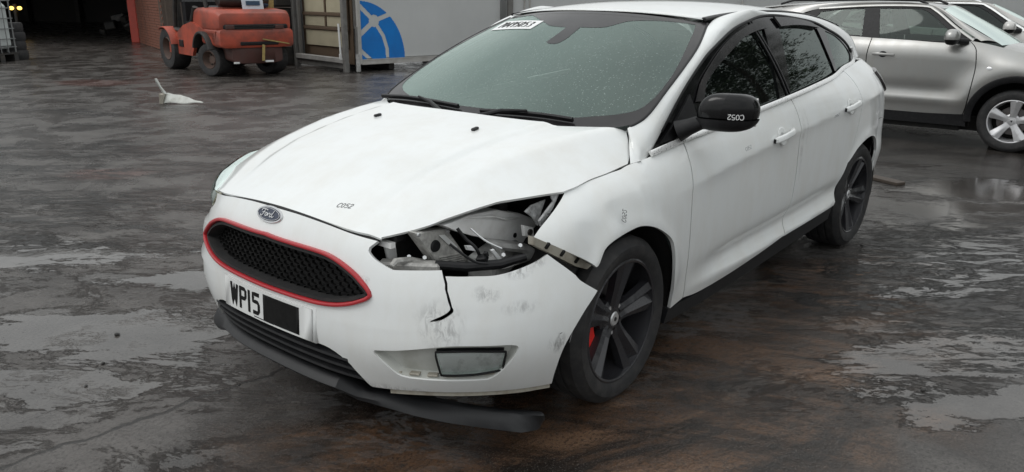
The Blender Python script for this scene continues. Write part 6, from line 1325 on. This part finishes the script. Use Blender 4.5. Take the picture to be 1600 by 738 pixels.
b_ = MB(); b_.box((xm, .145, 1.5), (.05, .04, 1.34), None, .006); b_.build('batten', 'batten', cr_); b_ = MB(); b_.box((xr+.02, .145, 1.5), (.05, .04, 1.34), None, .006); b_.build('batten', 'batten', cr_)
b_ = MB(); b_.box((CW/2, .20, 1.2), (CW, .02, 2.1)); b_.build('dark_inside', 'batten', cr_)
b_ = MB(); b_.tube([(CW-.08, -.06, .25), (CW-.10, -.07, .95)], .022, 8); b_.box((CW-.08, -.07, .32), (.05, .04, .10)); b_.build('door_latch_bar', 'plate', cr_)
# dark machine cabinet between truck and crate body
cbn = empty('machine_cabinet', (CAB[0], CAB[1], 0), CRATE[2]); tag(cbn, 'greasy dark steel machine cabinet beside the orange forklift', 'machine')
b_ = MB(); b_.box((0, .3, .62), (.40, .6, 1.20), None, .03); b_.build('cabinet_body', 'steel', cbn); b_ = MB(); b_.box((0, .25, 1.55), (.55, .5, .62), None, .04); b_.build('cabinet_head', 'dark', cbn)
b_ = MB(); b_.box((-.02, -.02, 1.20), (.44, .05, .05), None, .01); b_.build('cabinet_rail', 'greymetal', cbn)
b_ = MB(); b_.tube([(-.32, -.02, .40), (-.30, -.03, .9), (-.26, 0, 1.5)], .05, 8).tube([(-.24, -.04, .15), (-.26, -.02, .6)], .06, 8); b_.build('hydraulic_hose', 'black', cbn)
b_ = MB(); b_.box((-.33, -.15, .30), (.10, .04, .18), (0, .1, 0), .01); b_.build('white_tag', 'plate', cbn)

# ---- shed with dark mouth
sh = empty('dark_shed', (0, 0, 0)); tag(sh, 'dark open-fronted shed behind the yard with a red post at its mouth', 'shed')
PX, PY = -9.85, -23.6
fa = Vector((-7.2, -29.0, 0))-Vector((PX, PY, 0)); fa.normalize()      # direction of the mouth
dp = Vector((-fa.y, fa.x, 0));
if dp.dot(Vector((-1, -1, 0))) < 0: dp = -dp
O = Vector((PX, PY, 0))
def wallbox(a, b, z0, z1, th, name, mat, parent):
    a = Vector(a); b = Vector(b); d = b-a; L_ = d.length; m_ = MB(); m_.box((a+b)/2+Vector((0, 0, (z0+z1)/2)), (L_, th, z1-z0), Matrix.Rotation(math.atan2(d.y, d.x), 4, 'Z')); return m_.build(name, mat, parent, smooth=False)
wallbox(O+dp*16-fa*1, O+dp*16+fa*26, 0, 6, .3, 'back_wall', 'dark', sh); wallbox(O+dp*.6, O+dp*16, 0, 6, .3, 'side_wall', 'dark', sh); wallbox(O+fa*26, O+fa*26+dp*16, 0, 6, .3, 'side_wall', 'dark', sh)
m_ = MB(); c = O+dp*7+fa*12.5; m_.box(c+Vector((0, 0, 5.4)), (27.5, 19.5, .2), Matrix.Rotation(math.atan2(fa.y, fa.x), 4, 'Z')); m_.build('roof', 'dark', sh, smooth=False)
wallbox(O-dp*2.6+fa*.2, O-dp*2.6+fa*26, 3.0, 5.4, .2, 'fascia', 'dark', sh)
for k in range(7):
    m_ = MB(); p = O+fa*(3.4*k+2.5)+dp*15.6; m_.box(p+Vector((0, 0, 2.6)), (.25, .25, 5.2), Matrix.Rotation(math.atan2(fa.y, fa.x), 4, 'Z')); m_.build('back_post', 'steel', sh)
m_ = MB(); m_.box(O+Vector((0, 0, 2.6)), (.34, .30, 5.2), Matrix.Rotation(.5, 4, 'Z'), .02); m_.build('red_post', 'redpost', sh)
# heaps inside
def heap(name, label, cat, c, r, h, mat, seed):
    rr = random.Random(seed); m_ = MB()
    for k in range(26):
        a = rr.uniform(0, 2*PI); d = r*rr.random()**.6; z = h*(1-d/r)*.8; s_ = rr.uniform(.25, .6); m_.box((c[0]+d*math.cos(a), c[1]+d*math.sin(a), z+s_*.3), (s_, s_*rr.uniform(.5, 1.3), s_*.7), (rr.uniform(-.5, .5), rr.uniform(-.5, .5), rr.uniform(0, 3)), .04)
    o = m_.build(name, mat, None); tag(o, label, cat)
    return o
hp = heap('scrap_heap', 'dim heap of scrap metal inside the dark shed near the red post', 'scrap heap', tuple(O+dp*5+fa*3.2)[:2], 1.9, 1.6, 'steel', 2)
m_ = MB(); c = O+dp*4.2+fa*10.0
m_.box(c+Vector((0, 0, .10)), (.9, .35, .16), (.1, .05, .6), .05).box(c+Vector((.25, .1, .26)), (.3, .2, .18), (.3, .2, 1), .04).tube([c+Vector((.1, 0, .2)), c+Vector((.14, .03, .62))], .05, 8); tag(m_.build('crumpled_rag', 'rag', None), 'small pale crumpled rag on the floor in the dark shed mouth', 'rag')
# brick wall to the right of the post: courses of separate bricks
bw = empty('brick_wall', (0, 0, 0)); tag(bw, 'orange brown brick wall end beside the red post behind the forklift', 'wall')
W0 = O+Vector((.1, .3, 0)); W1 = Vector((-8.35, -18.9, 0)); wd_ = (W1-W0); WL = wd_.length; wa = math.atan2(wd_.y, wd_.x); wn = Vector((wd_.y, -wd_.x, 0)).normalized()
if wn.dot(Vector(CAM)-W0) < 0: wn = -wn
wallbox(W0-wn*.12, W1-wn*.12, 0, 4.6, .22, 'mortar_core', 'mortar', bw)
bk_ = MB(); bk_.box((0, 0, 0), (.215, .02, .065), None, .004); proto = bk_.build('brick', 'brick', bw, smooth=False); nb = 0
wd_.normalize(); rr = random.Random(4)
small = MB()
for r in range(34):
    z = .045+r*.075
    for k in range(int(WL/.225)):
        s_ = .11+k*.225+(.1125 if r % 2 else 0)
        if s_ > WL-.1: continue
        p = W0+wd_*s_+Vector((0, 0, z))+wn*(.004+rr.uniform(-.003, .004))
        if s_ > WL-2.2 and z < 1.9 and nb < 290:
            o = proto if nb == 0 else proto.copy()
            if nb: COL.objects.link(o); o.parent = bw
            o.location = p; o.rotation_euler = (0, 0, wa); nb += 1
        else: small.box(p, (.215, .02, .065), Matrix.Rotation(wa, 4, 'Z'))
so_ = small.build('brickwork', 'brick', bw, smooth=False); so_['kind'] = 'stuff'
wallbox(W1+Vector((-.05, -.05, 0)), W1+Vector((-6.5, -2.2, 0)), 0, 4.6, .25, 'rear_face', 'mortar', bw)

# ---- forklift
fk = empty('forklift_truck', (FORK[0], FORK[1], 0), FORK[2], (1.2, 1.2, .98)); tag(fk, 'orange forklift truck seen from behind with grimy counterweight and black wheels', 'forklift')
# local: x forward (mast end), rear counterweight towards -x
def loftbox(secs, name, mat, parent, ang=35):
    """secs: list of rings of 3-D points joined one after another"""
    A = np.array([list(s_)+[s_[0]] for s_ in secs], float); o = gridobj(name, A, mat, parent, angle=ang); close_ends(o); return o
def ring(x, hw, z0, z1, r=.08):
    P = []
    for (cy, cz, a0) in ((1, 1, 0), (-1, 1, 90), (-1, -1, 180), (1, -1, 270)):
        for k in range(4):
            a = math.radians(a0+30*k); P.append((x, cy*(hw-r)+r*math.cos(a), (z1-r if cz > 0 else z0+r)+r*math.sin(a)))
    return P
loftbox([ring(-.62, .50, .98, 1.12, .05), ring(-.60, .56, .86, 1.18, .08), ring(-.50, .585, .84, 1.24, .08), ring(.10, .585, .84, 1.28, .08), ring(.55, .56, .84, 1.26, .08)], 'engine_hood', 'orange', fk)
loftbox([ring(-.66, .52, .60, .86, .06), ring(-.64, .58, .56, .90, .07), ring(-.45, .60, .56, .90, .07), ring(.10, .60, .60, .90, .07)], 'counterweight_top', 'orange', fk)
loftbox([ring(-.62, .28, .26, .56, .05), ring(-.60, .40, .28, .60, .07), ring(-.40, .42, .30, .62, .07), ring(.30, .36, .34, .62, .07)], 'counterweight_base', 'orangedk', fk)
b_ = MB(); b_.box((-.60, 0, .935), (.09, 1.02, .11), None, .03); b_.build('louvre_slot', 'black', fk)
for z in (.905, .935, .965):
    b_ = MB(); b_.box((-.652, .05, z), (.02, .62, .012)); b_.build('louvre', 'steel', fk)
for y in (.42, -.36):
    b_ = MB(); b_.box((-.650, y, .935), (.02, .14, .07), None, .01); b_.build('tail_light', 'orangedk', fk)
b_ = MB(); b_.box((-.655, -.02, .635), (.04, .62, .075), None, .02); b_.build('tow_slot', 'black', fk)
b_ = MB(); b_.box((-.678, -.06, .46), (.012, .045, .30), (.08, 0, 0), .003).box((-.672, -.28, .665), (.012, .44, .022), (.22, 0, 0)); b_.build('webbing_strap', 'strap', fk)
b_ = MB(); b_.box((-.64, -.16, .30), (.03, .13, .035)).box((-.64, .36, .29), (.03, .08, .03)); b_.build('pale_scrape', 'plate', fk)
# body side with wheel-arch mouth, step and side wall
for s_ in (1, -1):
    prof = [(-.52, .86), (-.05, .86), (.55, 1.00), (.95, .92), (1.35, .74), (1.75, .60), (1.78, .34), (.62, .34), (.52, .50), (.34, .74), (.02, .82), (-.30, .76), (-.45, .62)]
    m_ = MB(); m_.prism([(x, .55*s_, z) for x, z in prof], (0, .05*s_, 0)); m_.build('side_plate', 'orange', fk, angle=20)
    m_ = MB(); m_.box((1.10, .605*s_, .56), (.20, .02, .14), None, .01); m_.build('step_hole', 'black', fk)
    P = [(0.0+.36*math.cos(a), .60*s_, .42+.40*math.sin(a)) for a in np.linspace(math.radians(15), math.radians(165), 14)]; ribbon('wheel_arch_rim', P, np.tile([0, s_, 0.], (14, 1)), rrect(.05, .16), 'steel', fk)
    P = [(1.72+.42*math.cos(a), .60*s_, .50+.36*math.sin(a)) for a in np.linspace(math.radians(60), math.radians(175), 12)]; ribbon('front_fender', P, np.tile([0, s_, 0.], (12, 1)), rrect(.03, .22), 'orange', fk)
b_ = MB(); b_.box((.95, 0, .55), (1.6, 1.0, .36), None, .04); b_.build('chassis', 'steel', fk)
def fkwheel(x, y, R_, w_, rz, sg):
    wv = empty('wheel', (x, y, R_), rz+(0 if sg > 0 else PI)); wv.parent = fk
    t = MB(); t.lathe([(R_*.56, -w_*.45), (R_*.80, -w_*.5), (R_*.95, -w_*.47), (R_, -w_*.34), (R_, w_*.34), (R_*.95, w_*.47), (R_*.80, w_*.5), (R_*.57, w_*.45), (R_*.55, w_*.38)], 40)
    t.build('tyre', 'tyre', wv); r_ = MB(); r_.lathe([(R_*.56, w_*.42), (R_*.53, w_*.46), (R_*.50, w_*.38), (R_*.42, w_*.12), (R_*.25, w_*.10), (R_*.24, w_*.22), (.0, w_*.24)], 32); r_.build('rim', 'rust', wv)
    for k in range(6): q = MB(); a = k*PI/3; q.lathe([(0, w_*.17), (.014, w_*.17), (.015, w_*.1)], 6, 'Y', (R_*.33*math.cos(a), 0, R_*.33*math.sin(a))); q.build('wheel_nut', 'steel', wv)
fkwheel(0, .46, .31, .24, FORK[3], 1); fkwheel(0, -.46, .31, .24, FORK[3], -1); fkwheel(1.72, .52, .42, .30, 0, 1); fkwheel(1.72, -.52, .42, .30, 0, -1)
b_ = MB(); b_.tube([(0, -.45, .33), (0, .45, .33)], .07, 10); b_.build('rear_axle', 'steel', fk)
b_ = MB(); b_.box((.50, 0, 1.24), (.55, .50, .12), None, .04).box((.20, 0, 1.52), (.14, .50, .56), (0, -.15, 0), .05); b_.build('driver_seat', 'seat', fk)
for s_ in (1, -1):
    b_ = MB(); b_.tube([(.02, .50*s_, 1.20), (.10, .52*s_, 1.6), (.35, .50*s_, 2.15)], .035, 8).tube([(1.60, .52*s_, .80), (1.50, .52*s_, 1.3), (1.15, .50*s_, 2.15)], .04, 8).tube([(1.55, .53*s_, .82), (1.0, .55*s_, .78), (.62, .55*s_, 1.0), (.45, .54*s_, 1.28)], .045, 8).tube([(.35, .50*s_, 2.15), (1.15, .50*s_, 2.15)], .035, 8); b_.build('cab_frame', 'steel', fk)
b_ = MB()
for k in range(7): b_.tube([(.35+.133*k, -.5, 2.17), (.35+.133*k, .5, 2.17)], .016, 6)
b_.build('overhead_guard', 'steel', fk)
b_ = MB(); b_.box((1.35, 0, 1.15), (.12, .9, .5), None, .03).box((.75, 0, .92), (.7, 1.0, .14)); b_.build('dash_cowl', 'black', fk)
for s_ in (1, -1):
    b_ = MB(); b_.box((2.15, .28*s_, 1.35), (.12, .09, 2.5), None, .01); b_.build('mast_rail', 'steel', fk)
    b_ = MB(); b_.box((2.30, .25*s_, .35), (.05, .12, .55)).box((2.80, .25*s_, .10), (1.05, .12, .045)); b_.build('fork', 'steel', fk)
b_ = MB()
for z in (.4, 1.4, 2.5): b_.box((2.15, 0, z), (.08, .6, .10))
b_.build('mast_crossbar', 'steel', fk)
b_ = MB(); b_.box((-.30, -.10, 1.335), (.02, .34, .19), (0, .15, 0), .004); nb_ = b_.build('notice_plate', 'sign', fk)
b_ = MB(); b_.box((-.315, -.10, 1.36), (.01, .22, .08), (0, .15, 0)); b_.build('notice_panel', 'bluecloth', nb_)
b_ = MB(); b_.box((-.20, -.38, 1.31), (.16, .22, .10), (.2, .1, .3), .04); tag(b_.build('blue_rag', 'bluecloth', None), 'blue crumpled rag lying on the forklift hood', 'rag')
fk_m = Matrix.Translation((FORK[0], FORK[1], 0)) @ Matrix.Rotation(FORK[2], 4, 'Z')
bpy.data.objects['blue_rag'].matrix_world = fk_m
b_ = MB(); b_.tube([(.0, -.50, 1.25), (-.02, -.52, 1.45), (.10, -.50, 1.9)], [.07, .05, .045], 8); b_.build('gas_hose', 'strap', fk)
b_ = MB(); b_.tube([(-.18, .30, 1.40), (.12, .30, 1.40)], .02, 8); b_.lathe([(0, -.42), (.11, -.40), (.14, -.3), (.14, .30), (.11, .38), (0, .40)], 20, 'Y', (-.12, .0, 1.42)); b_.build('gas_bottle', 'steel', fk)

# ---- caged tank and tyres at the left edge
tk = empty('caged_tank', (IBC[0], IBC[1], 0), IBC[2]); tag(tk, 'white plastic tank in a metal cage on a pallet at the far left', 'tank')
b_ = MB(); b_.box((0, 0, .78), (1.1, .92, 1.0), None, .08); b_.build('tank_body', 'ibc', tk)
b_ = MB()
for z in (.32, .50, .72, .94, 1.16, 1.32):
    for (a, b) in (((-.59, -.49), (.59, -.49)), ((.59, -.49), (.59, .49)), ((.59, .49), (-.59, .49)), ((-.59, .49), (-.59, -.49))): b_.tube([(a[0], a[1], z), (b[0], b[1], z)], .010, 6)
b_.build('cage_hoop', 'cage', tk)
b_ = MB()
for k in range(6):
    x = -.55+.22*k
    for y in (-.50, .50): b_.tube([(x, y, .20), (x, y, 1.34)], .010, 6)
for k in range(5):
    y = -.42+.21*k
    for x in (-.60, .60): b_.tube([(x, y, .20), (x, y, 1.34)], .010, 6)
b_.build('cage_upright', 'cage', tk)
b_ = MB(); b_.box((0, 0, .18), (1.2, 1.0, .03)).box((0, -.42, .08), (1.2, .12, .16)).box((0, .42, .08), (1.2, .12, .16)).box((0, 0, .08), (1.2, .14, .16)); b_.build('pallet', 'steel', tk)
b_ = MB(); b_.box((.1, -.1, 1.44), (.9, .7, .16), (.05, .08, .2), .05); tag(b_.build('grey_sack', 'greymetal', None), 'dark grey sack lying on top of the caged tank', 'sack'); bpy.data.objects['grey_sack'].matrix_world = Matrix.Translation((IBC[0], IBC[1], 0)) @ Matrix.Rotation(IBC[2], 4, 'Z')
ty = None
for k in range(4):
    t = MB(); t.lathe([(.18, .0), (.29, -.01), (.31, .04), (.31, .16), (.29, .20), (.18, .19), (.17, .1), (.18, 0)], 32, 'Z')
    if ty is None: ty = t.build('worn_tyre_casing', 'tyre', None); o = ty
    else: o = ty.copy(); COL.objects.link(o)
    o.name = 'worn_tyre_casing'; o.location = (TYRES[0]+.02*(k % 2), TYRES[1]-.015*k, .012+.205*k); o.rotation_euler = (0, 0, k)
    tag(o, ['black tyre at the bottom of the stack beside the caged tank', 'second black tyre up in the stack beside the caged tank', 'third black tyre up in the stack beside the caged tank', 'topmost black tyre of the stack beside the caged tank'][k], 'tyre', 'tyres stacked beside the caged tank')
b_ = MB()
for y in (-.10, .12): b_.lathe([(0, -.05), (.05, -.045), (.07, 0), (.05, .03), (0, .04)], 16, 'X', (0, y, 0))
o = b_.build('amber_lamp', 'amber', None); tag(o, 'pair of glowing amber lamps in the dark shed above the tyres', 'lamp'); o.location = AMB; o.rotation_euler = (0, 0, 1.2); o.scale = (1.1, 1.1, .9)
b_ = MB(); b_.box((AMB[0]-.06, AMB[1]-.16, AMB[2]/2+.1), (.12, .12, AMB[2]+.1), (0, 0, .6), .02); tag(b_.build('lamp_stand', 'steel', None), 'dark post carrying the amber lamps inside the shed', 'post')

# ---- broken bumper piece lying in the yard
jb = empty('bumper_fragment', (JUNK[0], JUNK[1], 0), JUNK[2], (.55, .8, .78)); tag(jb, 'torn white bumper fragment lying on the wet yard left of the hatchback', 'car part')
G_ = []
for s_ in np.linspace(0, 1, 22):
    w_ = .30*(1-s_)**.8+.02+.02*math.sin(s_*23); row = []
    for t in np.linspace(0, 1, 7): row.append((.02+.98*s_, -.02+w_*t*.8, .015+(.10*(1-s_)+.02)*math.sin(PI*.55*t)+.05*(1-s_)*t+.012*math.sin(9*s_+4*t)))
    G_.append(row)
gridobj('bent_skin', np.array(G_), 'junkwhite', jb, solid=.006)
b_ = MB(); b_.box((-.04, .08, .09), (.10, .20, .18), (0, .1, 0), .01); b_.build('mounting_block', 'beige', jb)
b_ = MB(); b_.prism([(.02, .08, .17), (-.06, .10, .20), (-.22, .14, .44), (-.19, .12, .36)], (.03, .06, 0)); b_.build('raised_strut', 'junkwhite', jb)
# plank under the tail of the car, small stones
b_ = MB(); b_.box((0, 0, .014), (.30, .10, .028), None, .004); o = b_.build('short_plank', 'wood', None); o.location = (-4.72, .52, 0); o.rotation_euler = (0, 0, 1.15); tag(o, 'short wet wooden plank on the ground behind the hatchback tail', 'plank')
stp_ = [((.96, -1.15), .012, 'small black stone on the wet ground, the farthest left of three by the front lip'), ((1.13, -.90), .009, 'tiny black stone between the two others left of the front lip'), ((1.26, -.75), .007, 'smallest black speck of stone nearest the lower left of the yard'), ((-.87, 1.75), .009, 'black pebble at the edge of the bright puddle on the right'), ((-.85, 1.6), .008, 'second black pebble left of the bright puddle, nearer the wheel'), ((-.2, -2.1), .009, 'small dark stone ahead of the grille on the grey mud'), ((1.35, -1.5), .008, 'dark pebble alone on the muddy ground at lower left'), ((-2.7, .95), .010, 'small dark stone on the wet ground behind the rear wheel')]
for i, ((x, y), s_, lab) in enumerate(stp_):
    rr = random.Random(i); m_ = MB()
    V = []; n_ = 7
    for j in range(5):
        ph = -PI/2+PI*j/4
        for k in range(n_): a = 2*PI*k/n_; r = s_*(.8+.4*rr.random()); V.append((x+r*math.cos(a)*math.cos(ph), y+r*math.sin(a)*math.cos(ph), s_*.45+s_*.6*math.sin(ph)))
    F = [(j*n_+k, j*n_+(k+1) % n_, (j+1)*n_+(k+1) % n_, (j+1)*n_+k) for j in range(4) for k in range(n_)]; m_.add(V, F); tag(m_.build('stone', 'stone', None), lab, 'stone', 'small dark stones on the wet yard')
# twig
b_ = MB(); b_.tube([(0, 0, .012), (.05, .04, .05), (.10, .05, .02)], .006, 5).tube([(.05, .04, .05), (.06, .10, .07)], .004, 5).tube([(0, 0, .012), (-.08, .03, .01)], .005, 5); o = b_.build('twig', 'bark', None); o.location = TWIG; tag(o, 'small forked twig on the mud left of the bonnet', 'twig')

# ---- dark conifers beyond the yard on the driver-less side, seen mirrored in the side glass
def conifer(x, y, h, r, seed, label):
    rr = random.Random(seed); root = empty('conifer_tree', (x, y, 0)); tag(root, label, 'tree', 'conifers along the yard edge')
    t = MB(); t.tube([(0, 0, 0), (.05, .02, h*.4), (0, 0, h*.97)], [.20, .13, .02], 8); t.build('trunk', 'bark', root)
    V = []; F = []
    for k in range(9000):
        z = h*(.10+.88*rr.random()**.85); q = 1-z/h; lob = 1+.28*math.sin(5*z+seed)+.18*math.sin(13*z); a = rr.uniform(0, 2*PI); rad = r*(q**.8)*lob*(.25+.75*rr.random()**.5)*(1+.25*math.sin(a*3+z*2))
        p = Vector((rad*math.cos(a), rad*math.sin(a), z-.18*rad)); s_ = rr.uniform(.07, .19); d = Vector((math.cos(a), math.sin(a), rr.uniform(-.5, .2))).normalized(); e = d.orthogonal().normalized(); e.rotate(Matrix.Rotation(rr.uniform(0, PI), 3, d)); b = len(V)
        V += [p-e*s_*.3, p+d*s_*1.5, p+e*s_*.3]; F.append((b, b+1, b+2))
    mk('crown', V, F, 'leaf', root, smooth=False)
for i, (x, y, h, r, lab) in enumerate(((-19.0, 7.6, 12, 3.3, 'far dark conifer at the end of the row along the yard edge'), (-17.5, 12.5, 12.0, 3.2, 'broad dark conifer standing behind the rest of the row'), (-13.0, 6.3, 8.6, 2.2, 'dark conifer nearest the parked cars at the yard edge, right of view'), (-15.8, 9.4, 10.5, 2.8, 'tall dark conifer second from the parked cars at the yard edge'), (-10.3, 9.2, 8.8, 2.5, 'bushy dark conifer facing the hatchback doors from the yard edge'), (-7.0, 11.5, 8.5, 2.3, 'tallest dark conifer at the yard edge behind the photographer'))):
    conifer(x, y, h, r, i+3, lab)
